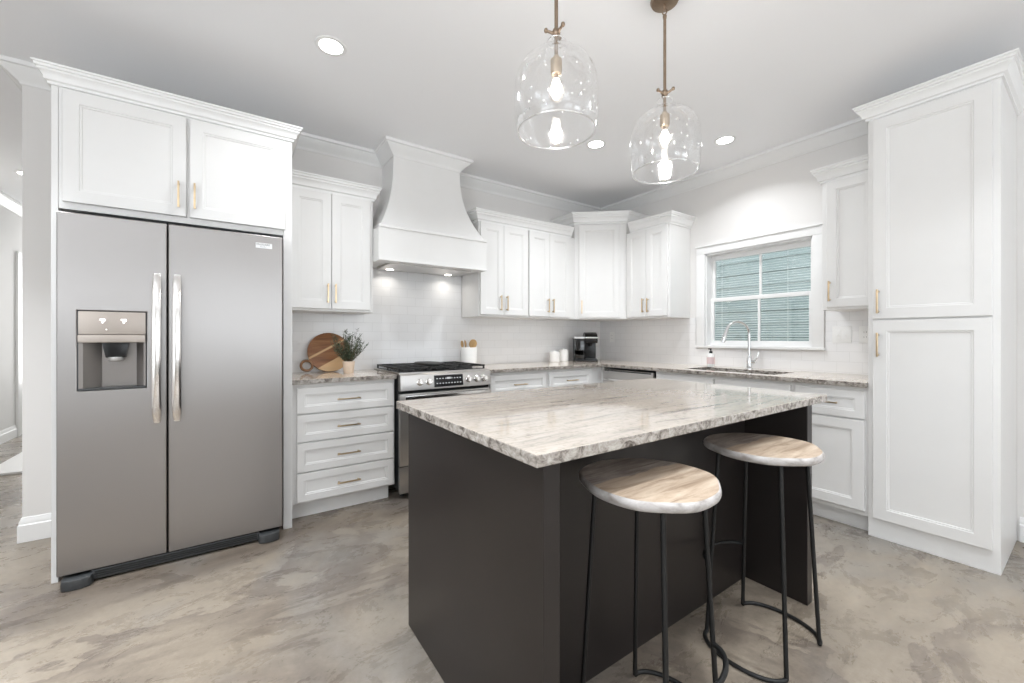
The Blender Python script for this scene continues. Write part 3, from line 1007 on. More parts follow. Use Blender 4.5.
# tall diagonal corner cabinet
A = Vector((3.042, UYF)); B = Vector((3.45, 2.876))
CZT = 2.388
cc = thing('corner_cabinet', 'taller diagonal white corner cabinet with one door', 'cabinet', (A.x, A.y, UZ), math.atan2(B.y - A.y, B.x - A.x))
rot = Matrix.Rotation(-cc.rotation_euler.z, 2)
loc2 = lambda p: tuple(rot @ (Vector(p) - A))
poly = [loc2(p) for p in ((A.x, A.y), (B.x, B.y), (XW - 0.001, B.y), (XW - 0.001, YB - 0.001), (A.x, YB - 0.001))]
MB().prism(poly, 0, CZT - UZ + 0.006, 'Z').build('body', M['cabinet'], cc, smooth=0, bevel=0.0015)
Lc = (B - A).length
front(cc, 'door', 0.045, Lc - 0.072, 0.017, CZT - UZ - 0.012, (0.074, 0.128, True))
MB().sweep([poly[4], poly[0], poly[1], poly[2]], crown_prof(CZT - UZ, 0.062, 0.118)).build('crown_moulding', M['trim'], cc, smooth=30)

# window-wall uppers (local x runs towards the camera)
UX = 3.452
w = B.y - 2.356 - 0.001
upper('white two-door wall cabinet on the window wall, left of the window', (UX, B.y - 0.001, UZ), R(-90), w, XW - UX - 0.001,
      [(0.016, 0.256, 0.230), (0.260, w - 0.020, 0.288)], zt=2.268, crown=[(0.056, 0), (w, 0), (w, XW - UX - 0.001)])
w = 1.140 - 0.812
upper('narrow white one-door wall cabinet between the window and the pantry', (UX, 1.140, UZ), R(-90), w, XW - UX - 0.001,
      [(0.030, w - 0.02, 0.052)], zt=2.268, crown=[(0, XW - UX - 0.001), (0, 0), (w - 0.001, 0)])

# ------------------------------------------------------------------ pantry
PX, PY0, PY1 = 3.154, 0.296, 0.8105
pw = PY1 - PY0
pc = thing('pantry_cabinet', 'floor-to-crown white pantry cabinet with upper and lower door', 'cabinet', (PX, PY1, 0), R(-90))
MB().box(0, pw, 0, XW - PX - 0.001, 0, 2.484).build('body', M['cabinet'], pc, smooth=0, bevel=0.002)
front(pc, 'door', 0.026, pw - 0.026, 1.294, 2.462, (0.052, 1.395, True), fw=0.062)
front(pc, 'door', 0.026, pw - 0.026, 0.119, 1.284, (0.052, 1.142, True), fw=0.062)
MB().sweep([(0, XW - PX - 0.001), (0, 0), (pw, 0), (pw, XW - PX - 0.001)], crown_prof(2.478, 0.06, 0.088)).build('crown_moulding', M['trim'], pc, smooth=30)

# ------------------------------------------------------------------ base cabinets
BYF, CT0, CT1 = 2.966, 0.884, 0.914


def base(label, loc, rz, w, depth, fronts, toe=(0, 0)):
    c = thing('base_cabinet', label, 'cabinet', loc, rz)
    MB().box(0, w, 0, depth, 0.105, CT0 - 0.001).build('body', M['cabinet'], c, smooth=0, bevel=0.0015)
    MB().box(toe[0], w - toe[1], 0.05, 0.07, 0, 0.104).build('toe_kick', M['cabinet'], c, smooth=0)
    for f in fronts:
        front(c, *f)
    return c


DB = YB - BYF - 0.001
w = 0.995 - 0.3205
zz = [(0.690, 0.858), (0.507, 0.680), (0.312, 0.497), (0.119, 0.302)]
base('white four-drawer base cabinet between the refrigerator and the range', (0.3205, BYF, 0), 0, w, DB,
     [('drawer', 0.034, 0.662, a, b, (0.348, (a + b) / 2 - 0.004, False), 0.15, 0.045) for a, b in zz], (0.0, 0.03))
xa, xb, xc_ = 1.790, 2.436, 3.028
for lab, x0, x1 in (('white base cabinet right of the range with one drawer above its doors', xa, xb), ('white base cabinet near the corner, second along from the range', xb, xc_)):
    w = x1 - x0 - 0.001
    base(lab, (x0, BYF, 0), 0, w, DB, [('drawer', 0.018, w - 0.018, 0.690, 0.858, (w / 2, 0.770, False), 0.14, 0.045),
                                       ('door', 0.018, w / 2 - 0.002, 0.119, 0.680, (w / 2 - 0.03, 0.59, True)), ('door', w / 2 + 0.002, w - 0.018, 0.119, 0.680, (w / 2 + 0.03, 0.59, True))])
BX = 3.166
DR = XW - BX - 0.001
# blind corner unit
cb_ = thing('corner_base_cabinet', 'plain white corner base unit between the drawers and the dishwasher', 'cabinet', (3.029, BYF, 0))
MB().box(0, XW - 3.031, 0.0, YB - BYF - 0.001, 0.105, CT0 - 0.001).box(BX - 3.029, XW - 3.031, 2.932 - BYF, 0.0, 0.105, CT0 - 0.001).build('body', M['cabinet'], cb_, smooth=0, bevel=0.0015)
MB().box(0.0, BX - 3.029 + 0.06, 0.05, 0.07, 0, 0.104).build('toe_kick', M['cabinet'], cb_, smooth=0)

# dishwasher
dw = thing('dishwasher', 'stainless steel dishwasher built in beside the corner base unit', 'dishwasher', (BX, 2.929, 0), R(-90))
MB().box(0.006, 0.614, 0.004, 0.58, 0.10, 0.862).build('tub', M['dark_plastic'], dw, smooth=0)
dd = MB().box(0.008, 0.612, -0.024, 0.004, 0.115, 0.862, 0.004).build('door', M['steel_bright'], dw)
MB().box(0.04, 0.58, -0.052, -0.038, 0.752, 0.776, 0.005).box(0.06, 0.08, -0.039, -0.023, 0.756, 0.772).box(0.54, 0.56, -0.039, -0.023, 0.756, 0.772).build('handle', M['steel_handle'], dd)
MB().box(0.03, 0.59, -0.0255, -0.0235, 0.846, 0.858).build('control_strip', M['black_gloss'], dd)
MB().box(0.006, 0.614, 0.05, 0.07, 0, 0.1).build('toe_kick', M['dark_plastic'], dw)

# sink base with two false fronts and two doors (open at the top for the sink bowl)
SY1, SY0 = 2.304, 1.207
w = SY1 - SY0 - 0.002
sb = thing('sink_base_cabinet', 'wide white sink base cabinet under the window with two plain top fronts', 'cabinet', (BX, SY1 - 0.001, 0), R(-90))
MB().box(0, w, 0, DR, 0.105, 0.62).box(0, w, 0, 0.018, 0.6202, CT0 - 0.001).box(0, 0.018, 0.0182, DR, 0.6202, CT0 - 0.001).box(w - 0.018, w, 0.0182, DR, 0.6202, CT0 - 0.001).build('body', M['cabinet'], sb, smooth=0, bevel=0.0015)
MB().box(0, w, 0.05, 0.07, 0, 0.104).build('toe_kick', M['cabinet'], sb, smooth=0)
for x0, x1, hx in ((0.016, w / 2 - 0.006, w / 2 - 0.035), (w / 2 + 0.006, w - 0.016, w / 2 + 0.035)):
    o = front(sb, 'door', x0, x1, 0.690, 0.858, None, fw=0.045)
    o.name = 'false_front'
    front(sb, 'door', x0, x1, 0.136, 0.680, (hx, 0.59, True))
w = SY0 - PY1 - 0.002
base('white base cabinet with one drawer over one door beside the pantry', (BX, SY0, 0), R(-90), w, DR,
     [('drawer', 0.014, w - 0.014, 0.690, 0.858, (w / 2 - 0.002, 0.776, False), 0.12, 0.045), ('door', 0.014, w - 0.014, 0.136, 0.680, (0.045, 0.60, True))])

# ------------------------------------------------------------------ worktops
CYF, CXF = 2.924, 3.124
wt = MB().cells([0.3205, 0.999], [CYF, YB - 0.009], lambda i, j: True, CT0, CT1, 1).build('worktop', [M['granite_x'], M['granite_edge']], smooth=0, bevel=0.002)
tag(wt, 'veined granite worktop left of the range under the cutting board', 'worktop')
SX0, SX1, SYa, SYb = 3.235, 3.585, 1.36, 2.08
xs = [1.788, CXF, SX0, SX1, XW - 0.009]
ys = [PY1 + 0.001, SYa, SYb, CYF, YB - 0.009]


def wt_solid(i, j):
    if i == 0:
        return j == 3
    if j == 1 and i == 2:
        return False
    return True


wt2 = MB().cells(xs, ys, wt_solid, CT0, CT1, 1).build('worktop', [M['granite_y'], M['granite_edge']], smooth=0, bevel=0.002)
tag(wt2, 'L-shaped veined granite worktop running through the corner and under the window', 'worktop')

# undermount sink
sk = thing('sink', 'undermount stainless steel sink set in the worktop below the window', 'sink', ((SX0 + SX1) / 2, (SYa + SYb) / 2, 0.67))
hx, hy = (SX1 - SX0) / 2 + 0.008, (SYb - SYa) / 2 + 0.008
mb = MB()
mb.cells([-hx - 0.012, -hx + 0.004, hx - 0.004, hx + 0.012], [-hy - 0.012, -hy + 0.004, hy - 0.004, hy + 0.012], lambda i, j: not (i == 1 and j == 1), 0.008, CT0 - 0.67 - 0.0005)
mb.box(-hx - 0.012, hx + 0.012, -hy - 0.012, hy + 0.012, 0, 0.008)
mb.build('bowl', M['steel_bright'], sk, smooth=0)
MB().lathe([(0, 0.009), (0.045, 0.009), (0.045, 0.011), (0.03, 0.0115), (0, 0.010)], 24).build('drain', M['chrome'], sk)

# faucet
FAX, FAY = 3.665, 1.735
fa = thing('faucet', 'chrome gooseneck pull-down faucet behind the sink', 'faucet', (FAX, FAY, CT1))
MB().lathe([(0, 0), (0.029, 0), (0.029, 0.006), (0.022, 0.012), (0.0215, 0.09), (0.019, 0.105), (0.0135, 0.112), (0, 0.112)], 24).build('body', M['chrome'], fa)
dv = Vector((-0.20, 0.115, 0)).normalized()
pts = [(0, 0, 0.105), (0, 0, 0.2), (0, 0, 0.30)]
rr = 0.104
for k in range(1, 13):
    a = math.pi * k / 12 * 0.93
    p = dv * (rr - rr * math.cos(a)) + Vector((0, 0, 0.30 + rr * math.sin(a)))
    pts.append(tuple(p))
MB().tube(pts, 0.0125, 12).build('spout', M['chrome'], fa, smooth=60)
e = Vector(pts[-1]); d_ = (Vector(pts[-1]) - Vector(pts[-2])).normalized()
MB().tube([e - d_ * 0.004, e + d_ * 0.03, e + d_ * 0.085, e + d_ * 0.10], [0.0145, 0.016, 0.019, 0.017], 14).build('spray_head', M['chrome'], fa, smooth=60)
MB().tube([(0, -0.018, 0.062), (0, -0.052, 0.062)], 0.013, 12).tube([(0, -0.045, 0.065), (0.004, -0.062, 0.10), (0.01, -0.07, 0.145)], [0.007, 0.006, 0.0045], 10).build('lever', M['chrome'], fa, smooth=60)

# soap bottle
so = thing('soap_bottle', 'clear-white hand soap bottle with black cap and pink label beside the faucet', 'bottle', (3.61, 2.045, CT1))
MB().lathe([(0, 0), (0.030, 0), (0.033, 0.004), (0.033, 0.098), (0.028, 0.112), (0.014, 0.122), (0.012, 0.128), (0, 0.128)], 28).build('bottle_body', M['ceramic'], so)
MB().lathe([(0.0333, 0.03), (0.0337, 0.03), (0.0337, 0.09), (0.0333, 0.09)], 28).build('bottle_label', M['soap_label'], so)
MB().lathe([(0, 0.126), (0.014, 0.126), (0.014, 0.142), (0.006, 0.146), (0.005, 0.165), (0, 0.165)], 18).box(-0.035, 0.006, -0.005, 0.005, 0.160, 0.170, 0.002).build('pump_cap', M['black_gloss'], so)

# ------------------------------------------------------------------ range hood
hd = thing('range_hood', 'white flared range hood with plain apron over the gas range', 'range hood', (HXC, YB - 0.001, 1.765))
hy_f = 3.085 - YB
hwid = 0.469
mb = MB()
mb.box(-hwid + 0.0, hwid, hy_f, -0.36, 0.012, 0.262)
mb.box(-hwid + 0.0, hwid, hy_f - 0.012, -0.36, 0.0, 0.014, 0.003)
mb.box(-hwid + 0.0, hwid, hy_f - 0.010, -0.36, 0.250, 0.272, 0.003)
mb.box(-hwid + 0.0015, hwid - 0.0015, -0.361, 0.0, 0.012, 0.262)
mb.build('apron', M['cabinet'], hd, smooth=0)
mb = MB()
rings = []
n = 18
z0h, z1h = 0.262, CEIL - 1.765 - 0.001
for i in range(n + 1):
    t = i / n
    k = max(0.0, 1 - t / 0.86) ** 2.3
    hw = HW_TOP + (hwid - 0.012 - HW_TOP) * k
    yf = (HY_TOP - YB) + (hy_f + 0.004 - (HY_TOP - YB)) * k
    z_ = z0h + (z1h - z0h) * t
    rings.append([mb.bm.verts.new(p) for p in ((-hw, yf, z_), (hw, yf, z_), (hw, 0, z_), (-hw, 0, z_))])
fs = []
for a, b in zip(rings, rings[1:]):
    for j in range(4):
        fs.append(mb.bm.faces.new((a[j], a[(j + 1) % 4], b[(j + 1) % 4], b[j])))
fs += [mb.bm.faces.new(rings[0]), mb.bm.faces.new(rings[-1])]
bmesh.ops.recalc_face_normals(mb.bm, faces=fs)
mb.build('chimney', M['cabinet'], hd, smooth=35)
MB().box(-0.36, 0.36, -0.40, -0.06, -0.006, 0.0125).build('filter_insert', M['steel_bright'], hd)
for x in (-0.27, 0.27):
    MB().lathe([(0, -0.010), (0.028, -0.010), (0.032, -0.006), (0.032, -0.004), (0, -0.004)], 20, x, -0.12).build('lamp', M['hood_lamp'], hd)
    area_light('hood_lamp_light', (HXC + x, YB - 0.121, 1.752), (0, 0, 0), 0.06, 0.06, 0.16, (1.0, 0.95, 0.88), 'DISK', 150)

# ------------------------------------------------------------------ range
GX0, GX1 = 1.014, 1.776
ra = thing('gas_range', 'stainless steel gas range with black cast-iron grates under the hood', 'range', ((GX0 + GX1) / 2, 2.94, 0))
g = (GX1 - GX0) / 2
MB().box(-g, g, 0.0, YB - 2.94 - 0.012, 0.06, 0.905, 0.002).build('body', M['dark_plastic'], ra)
MB().box(-g, g, -0.01, YB - 2.94 - 0.010, 0.905, 0.922, 0.003).build('cooktop', M['steel_bright'], ra)
for x in (-g + 0.05, g - 0.05):
    for y in (0.06, 0.5):
        MB().lathe([(0, 0), (0.018, 0), (0.018, 0.06), (0, 0.06)], 12, x, y).build('foot', M['dark_plastic'], ra)
# sloped control panel
cpn = MB().prism([(0.02, 0.920), (-0.018, 0.916), (-0.046, 0.905), (-0.062, 0.796), (0.0, 0.790)], -g, g, 'X', 0.002).build('control_panel', M['steel_bright'], ra)
PT = Matrix.Translation((0, -0.0545, 0.852)) @ Matrix.Rotation(R(90) - math.atan2(0.016, 0.109), 4, 'X')
dp = MB().box(-0.122, 0.122, -0.044, 0.044, -0.001, 0.0025, 0.001)
dp = dp.xform(PT).build('display', M['black_gloss'], ra)
for row in (-0.018, 0.018):
    for k in range(9):
        if k == 4 and row > 0:
            continue
        x = -0.098 + k * 0.0245
        MB().box(x - 0.006, x + 0.006, row - 0.0035, row + 0.0035, 0.0024, 0.0031).xform(PT).build('key_mark', M['key_mark'], dp, smooth=0)
MB().box(-0.016, 0.016, 0.012, 0.026, 0.0024, 0.0031).xform(PT).build('clock_digits', M['key_mark'], dp, smooth=0)
for x in (-0.235, -0.165, 0.172, 0.246, 0.316):
    mb = MB().lathe([(0, 0), (0.026, 0), (0.026, 0.004), (0.0215, 0.007), (0.0205, 0.030), (0.018, 0.034), (0, 0.034)], 24)
    mb.box(-0.004, 0.004, -0.020, 0.020, 0.030, 0.040, 0.002)
    kn = mb.xform(PT @ Matrix.Translation((x, 0.0, 0.001))).build('knob', M['steel_handle'], cpn)
MB().box(-g + 0.002, g - 0.002, -0.018, 0.0, 0.772, 0.793).build('vent_gap', M['black_gap'], ra, smooth=0)  # solid black strip, the shade of the open gap painted in
od = MB().box(-g, g, -0.040, -0.002, 0.245, 0.770, 0.004).build('oven_door', M['steel_bright'], ra)
MB().box(-g + 0.09, g - 0.09, -0.0415, -0.039, 0.33, 0.64, 0.001).build('oven_window', M['black_gloss'], od)
MB().box(-g + 0.02, g - 0.02, -0.095, -0.072, 0.730, 0.762, 0.008).box(-g + 0.03, -g + 0.055, -0.074, -0.038, 0.733, 0.759).box(g - 0.055, g - 0.03, -0.074, -0.038, 0.733, 0.759).build('handle', M['steel_handle'], od)
MB().box(-g, g, -0.036, -0.002, 0.045, 0.238, 0.004).build('storage_drawer', M['steel_bright'], ra)
# burners, grates, griddle
MB().box(-g + 0.015, g - 0.015, 0.03, 0.575, 0.9215, 0.926).build('burner_tray', M['black_gloss'], ra)
for x, y, r_ in ((-0.255, 0.16, 0.042), (-0.255, 0.44, 0.034), (0.255, 0.16, 0.05), (0.255, 0.44, 0.034), (0.0, 0.30, 0.04)):
    MB().lathe([(0, 0.926), (r_ + 0.012, 0.926), (r_ + 0.01, 0.934), (r_, 0.936), (r_ - 0.004, 0.942), (0, 0.943)], 24, x, y).build('burner', M['cast_iron'], ra)
for xa_, xb_ in ((-g + 0.012, -0.128), (-0.124, 0.124), (0.128, g - 0.012)):
    mb = MB()
    za, zb = 0.944, 0.957
    for y in (0.03, 0.20, 0.30, 0.41, 0.565):
        mb.box(xa_, xb_, y - 0.006, y + 0.006, za, zb, 0.002)
    for x in (xa_ + 0.006, (xa_ + xb_) / 2, xb_ - 0.006):
        mb.box(x - 0.006, x + 0.006, 0.024, 0.571, za, zb, 0.002)
    for x in (xa_ + 0.007, xb_ - 0.007):
        for y in (0.031, 0.30, 0.564):
            mb.box(x - 0.006, x + 0.006, y - 0.006, y + 0.006, 0.925, 0.946)
    mb.build('grate', M['cast_iron'], ra)

gd = MB()
gd.prism([(0.11 * math.cos(2 * math.pi * k / 28) * (1 if abs(math.cos(2 * math.pi * k / 28)) < 0.9 else 1.0), 0.19 * math.sin(2 * math.pi * k / 28)) for k in range(28)], 0.0, 0.016, 'Z', 0.004)
go = gd.build('griddle_plate', M['cast_iron'], None, (1.385, 3.24, 0.9575))
tag(go, 'oval black cast-iron griddle lying on the middle grate of the range', 'griddle')

# ------------------------------------------------------------------ island
IX0, IX1, IY0, IY1 = 0.606, 2.149, 0.748, 1.633
isl = thing('kitchen_island', 'dark espresso kitchen island base with open knee space for stools', 'kitchen island', ((IX0 + IX1) / 2, (IY0 + IY1) / 2, 0))
cx, cy = (IX0 + IX1) / 2, (IY0 + IY1) / 2
T0 = 0.892
MB().box(IX0 - cx, IX0 + 0.05 - cx, IY0 - cy, IY1 - cy, 0, T0).build('end_panel', M['island'], isl, smooth=0, bevel=0.002)
MB().box(IX1 - 0.05 - cx, IX1 - cx, IY0 - cy, IY1 - cy, 0, T0).build('end_panel', M['island'], isl, smooth=0, bevel=0.002)
MB().box(IX0 + 0.051 - cx, IX1 - 0.051 - cx, 1.014 - cy, 1.032 - cy, 0, T0).build('back_panel', M['island'], isl, smooth=0, bevel=0.001)
MB().box(IX0 + 0.051 - cx, IX1 - 0.051 - cx, 1.033 - cy, IY1 - 0.02 - cy, 0.1, T0).box(IX0 + 0.051 - cx, IX1 - 0.051 - cx, 1.033 - cy, IY1 - 0.08 - cy, 0, 0.1).build('body', M['island'], isl, smooth=0, bevel=0.001)
wdt = (IX1 - IX0 - 0.102) / 3
for k in range(3):
    xa_ = IX0 + 0.051 + k * wdt - cx
    m = shaker(wdt - 0.008, 0.755, fw=0.058)
    m.xform(Matrix.Rotation(R(180), 4, 'Z'))
    d_o = m.build('door', M['island'], isl, (xa_ + wdt - 0.004, IY1 - 0.0185 - cy, 0.12), smooth=30)
    hm = bar_pull(0.14, True)
    hm.xform(Matrix.Rotation(R(180), 4, 'Z'))
    hm.build('handle', M['brass'], d_o, (-0.04, 0, 0.65))
it = MB()
it.cells([0.565, 2.245], [0.722, 1.662], lambda i, j: True, T0 + 0.0005, 0.923, 1)
io = it.build('island_worktop', [M['granite'], M['granite_edge']], smooth=0, bevel=0.003)
tag(io, 'polished veined granite slab on top of the dark island', 'worktop')


# ------------------------------------------------------------------ bar stools
def make_stool(label):
    t = thing('bar_stool', label, 'stool', (0, 0, 0), 0, 'round wooden stools at the island')
    random.seed(5)
    wob = lambda a: 1 + 0.022 * math.cos(3 * a + 0.6) + 0.014 * math.cos(5 * a + 2.0) + 0.008 * math.sin(9 * a) + 0.016 * math.cos(2 * a + 1.0)
    st = MB().lathe([(0, 0.739), (0.193, 0.739), (0.197, 0.742), (0.200, 0.749), (0.200, 0.758), (0.198, 0.763), (0.194, 0.767), (0, 0.768)], 72, wob=wob)
    bmid = st.build('seat', M['seat'], t, (0, 0, 0), smooth=40)
    me = bmid.data
    me.materials.append(M['seat_rim'])
    for p in me.polygons:
        c = p.center
        rr_ = math.hypot(c.x, c.y)
        if rr_ > 0.178 and c.z < 0.7665 and c.z > 0.740:
            p.material_index = 1
    MB().tube([(0.158 * math.cos(2 * math.pi * k / 40), 0.158 * math.sin(2 * math.pi * k / 40), 0.733) for k in range(40)], 0.006, 8, True).build('seat_ring', M['black_metal'], t, smooth=60)
    F, T = 0.143, 0.112
    for sx in (-1, 1):
        for sy in (-1, 1):
            MB().tube([(sx * F, sy * F, 0.008), (sx * T, sy * T, 0.733)], 0.0075, 10).build('leg', M['black_metal'], t, smooth=60)
        arc = [(sx * (F + 0.085 * math.cos(a)), F * math.sin(a), 0.0078) for a in [(-90 + 180 * k / 24) * math.pi / 180 for k in range(25)]]
        MB().tube(arc, 0.0075, 10).build('floor_hoop', M['black_metal'], t, smooth=60)
    q = F - (F - T) * 0.28 / 0.69
    arc = [(q * math.sin(a), q + 0.075 * math.cos(a), 0.28) for a in [(-90 + 180 * k / 20) * math.pi / 180 for k in range(21)]]
    MB().tube(arc, 0.0075, 10).build('footrest', M['black_metal'], t, smooth=60)
    return t


st1 = make_stool('round two-tone wooden bar stool nearer the camera, at the left of the island')
st1.location = (1.036, 0.780, 0)
st2 = copy_thing(st1, (1.722, 0.768, 0), 0, 'round two-tone wooden bar stool by the right end panel of the island')
# the nearer stool is turned about, its footrest towards the room; its wood seat keeps the grey band on the island side
for ch in st1.children:
    if ch.name.startswith('footrest'):
        ch.rotation_euler = (0, 0, R(180))
    if ch.name.startswith('seat') and 'ring' not in ch.name:
        ch.rotation_euler = (0, 0, R(-5))
st1.rotation_euler = (0, 0, R(5))

# ------------------------------------------------------------------ pendants and downlights


def make_pendant(label):
    p = thing('pendant_light', label, 'pendant light', (0, 0, CEIL), 0, 'glass cloche pendants over the island')
    MB().lathe([(0, -0.001), (0.062, -0.001), (0.064, -0.012), (0.058, -0.024), (0.03, -0.030), (0, -0.031)], 32).build('canopy', M['bronze'], p)
    mb = MB()
    mb.tube([(0.010 * math.cos(a), 0, -0.043 + 0.013 * math.sin(a)) for a in [2 * math.pi * k / 16 for k in range(16)]], 0.0028, 8, True)
    mb.tube([(0, 0.010 * math.cos(a), -0.064 + 0.013 * math.sin(a)) for a in [2 * math.pi * k / 16 for k in range(16)]], 0.0028, 8, True)
    mb.build('chain_link', M['bronze'], p, smooth=60)
    MB().tube([(0, 0, -0.075), (0, 0, -0.082), (0, 0, -0.09), (0, 0, -0.1), (0, 0, -0.62)], [0.003, 0.009, 0.009, 0.0068, 0.0068], 14).build('rod', M['bronze'], p, smooth=50)
    mb = MB()
    mb.lathe([(0, -0.425), (0.012, -0.428), (0.016, -0.44), (0.012, -0.452), (0, -0.455)], 16)
    for k in range(3):
        a = 2 * math.pi * k / 3 + 0.5
        e_ = Vector((0.038 * math.cos(a), 0.038 * math.sin(a), -0.433))
        mb.tube([(0.01 * math.cos(a), 0.01 * math.sin(a), -0.443), tuple(e_)], [0.006, 0.004], 8)
        mb.lathe([(0, e_.z - 0.008), (0.006, e_.z - 0.006), (0.008, e_.z), (0.006, e_.z + 0.006), (0, e_.z + 0.008)], 10, e_.x, e_.y)
    mb.build('thumb_screws', M['bronze'], p, smooth=60)
    MB().lathe([(0, -0.525), (0.010, -0.525), (0.014, -0.535), (0.021, -0.54), (0.021, -0.585), (0.018, -0.595), (0, -0.595)], 20).build('socket', M['bulb_socket'], p)
    outer = [(0.034, -0.474), (0.034, -0.500), (0.040, -0.512), (0.066, -0.523), (0.098, -0.538), (0.124, -0.560), (0.141, -0.588), (0.150, -0.620), (0.154, -0.66), (0.155, -0.70), (0.154, -0.745), (0.150, -0.778), (0.145, -0.796), (0.141, -0.803)]
    gl = MB().lathe(outer, 56)
    go_ = gl.build('glass_shade', M['seeded'], p, smooth=180)
    go_.visible_shadow = True
    MB().tube([(0.141 * math.cos(2 * math.pi * k / 56), 0.141 * math.sin(2 * math.pi * k / 56), -0.803) for k in range(56)], 0.0036, 8, True).build('glass_rim', M['glass_rim'], go_, smooth=180)
    MB().tube([(0.034 * math.cos(2 * math.pi * k / 28), 0.034 * math.sin(2 * math.pi * k / 28), -0.474) for k in range(28)], 0.002, 6, True).build('glass_neck_rim', M['glass_rim'], go_, smooth=180)
    b = MB().lathe([(0, -0.592), (0.013, -0.594), (0.015, -0.605), (0.024, -0.625), (0.030, -0.645), (0.030, -0.662), (0.024, -0.682), (0.012, -0.692), (0, -0.694)], 24).build('bulb', M['bulb_glass'], p, smooth=60)
    mb = MB().lathe([(0, -0.607), (0.010, -0.612), (0.017, -0.632), (0.020, -0.650), (0.016, -0.668), (0.008, -0.676), (0, -0.678)], 16)
    mb.build('filament', M['filament'], b, smooth=60)
    return p


P1 = (0.992, 1.152, CEIL); P2 = (1.650, 1.154, CEIL)
pd1 = make_pendant('seeded glass cloche pendant on bronze rod, the left and nearer of two')
pd1.location = P1
pd2 = copy_thing(pd1, P2, 0.3, 'seeded glass cloche pendant on bronze rod, the right one with its canopy in view')


def make_downlight(label):
    d = thing('recessed_light', label, 'ceiling light', (0, 0, CEIL), 0, 'recessed ceiling lights')
    MB().lathe([(0.058, -0.004), (0.062, -0.006), (0.078, -0.004), (0.080, -0.0005), (0.058, -0.0005)], 36).build('trim_ring', M['trim'], d)
    MB().lathe([(0, -0.003), (0.060, -0.003), (0.060, -0.001), (0, -0.001)], 36).build('lens', M['downlight'], d)
    return d


DL = [((0.447, 2.362), 'lit round recessed ceiling light in front of the refrigerator'),
      ((2.441, 2.344), 'lit round recessed ceiling light seen between the two pendants'),
      ((3.234, 1.716), 'lit round recessed ceiling light near the window wall, right of the pendants')]
d0 = make_downlight(DL[0][1])
d0.location = (*DL[0][0], CEIL)
for (x, y), lab in DL[1:]:
    copy_thing(d0, (x, y, CEIL), 0, lab)
for (x, y), e_w in zip([p for p, _ in DL], (3.2, 6.5, 3.4)):
    area_light('downlight_or_fill_beam', (x, y, CEIL - 0.012), (0, 0, 0), 0.12, 0.12, e_w, (0.94, 0.97, 1.0), 'DISK', 132)
hl_ = copy_thing(d0, (-1.60, 5.86, CEIL), 0, 'small lit recessed light in the hall ceiling at the left edge')
area_light('downlight_or_fill_beam', (-1.653, 5.847, CEIL - 0.012), (0, 0, 0), 0.12, 0.12, 6, (1.0, 0.975, 0.94), 'DISK', 150)
for (x, y, e_w) in ((-0.55, 1.1, 9), (0.7, 0.25, 4.5), (1.9, -0.1, 3.5), (2.5, 0.1, 2), (-1.3, 2.5, 8), (-0.9, -0.9, 14), (0.7, -1.6, 14), (2.2, -1.8, 12)):  # added beams without fixtures, out of view, bouncing light off the floor
    area_light('downlight_or_fill_beam', (x, y, CEIL - 0.004), (0, 0, 0), 0.12, 0.12, e_w, (0.93, 0.965, 1.0), 'DISK', 85)
for p in (P1, P2):
    l = bpy.data.lights.new('pendant_glow', 'POINT')
    l.energy = 3.9
    l.color = (1.0, 0.98, 0.96)
    l.shadow_soft_size = 0.03
    lo = bpy.data.objects.new('pendant_glow', l)
    lo.location = (p[0], p[1], CEIL - 0.66)
    col.objects.link(lo)

# ------------------------------------------------------------------ things on the worktops
# cutting board leaning on the tiles
cbt = thing('cutting_board', 'round striped wooden cutting board with ring handle leaning on the tiles', 'cutting board', (0.648, 3.435, CT1 + 0.005))
tilt = R(-17)
TM = Matrix.Rotation(tilt, 4, 'X')
rb = 0.158
mb = MB()
N_ = 56
mb.prism([(rb * math.cos(2 * math.pi * k / N_), rb + rb * math.sin(2 * math.pi * k / N_)) for k in range(N_)], 0, 0.016, 'Y', 0.003)
mb.xform(Matrix.Translation((0, 0, -rb)))
b_ = mb.build('board', M['board'], cbt, tuple(TM @ Vector((0, 0, rb))), (tilt, 0, 0), smooth=40)
ha = R(212)
hc = Vector((math.cos(ha) * (rb + 0.038), 0.008, math.sin(ha) * (rb + 0.038)))
MB().tube([(hc.x + 0.039 * math.cos(2 * math.pi * k / 32), hc.y, hc.z + 0.039 * math.sin(2 * math.pi * k / 32)) for k in range(32)], 0.0095, 10, True).build('ring_handle', M['board_dark'], cbt, tuple(TM @ Vector((0, 0, rb))), (tilt, 0, 0), smooth=60)

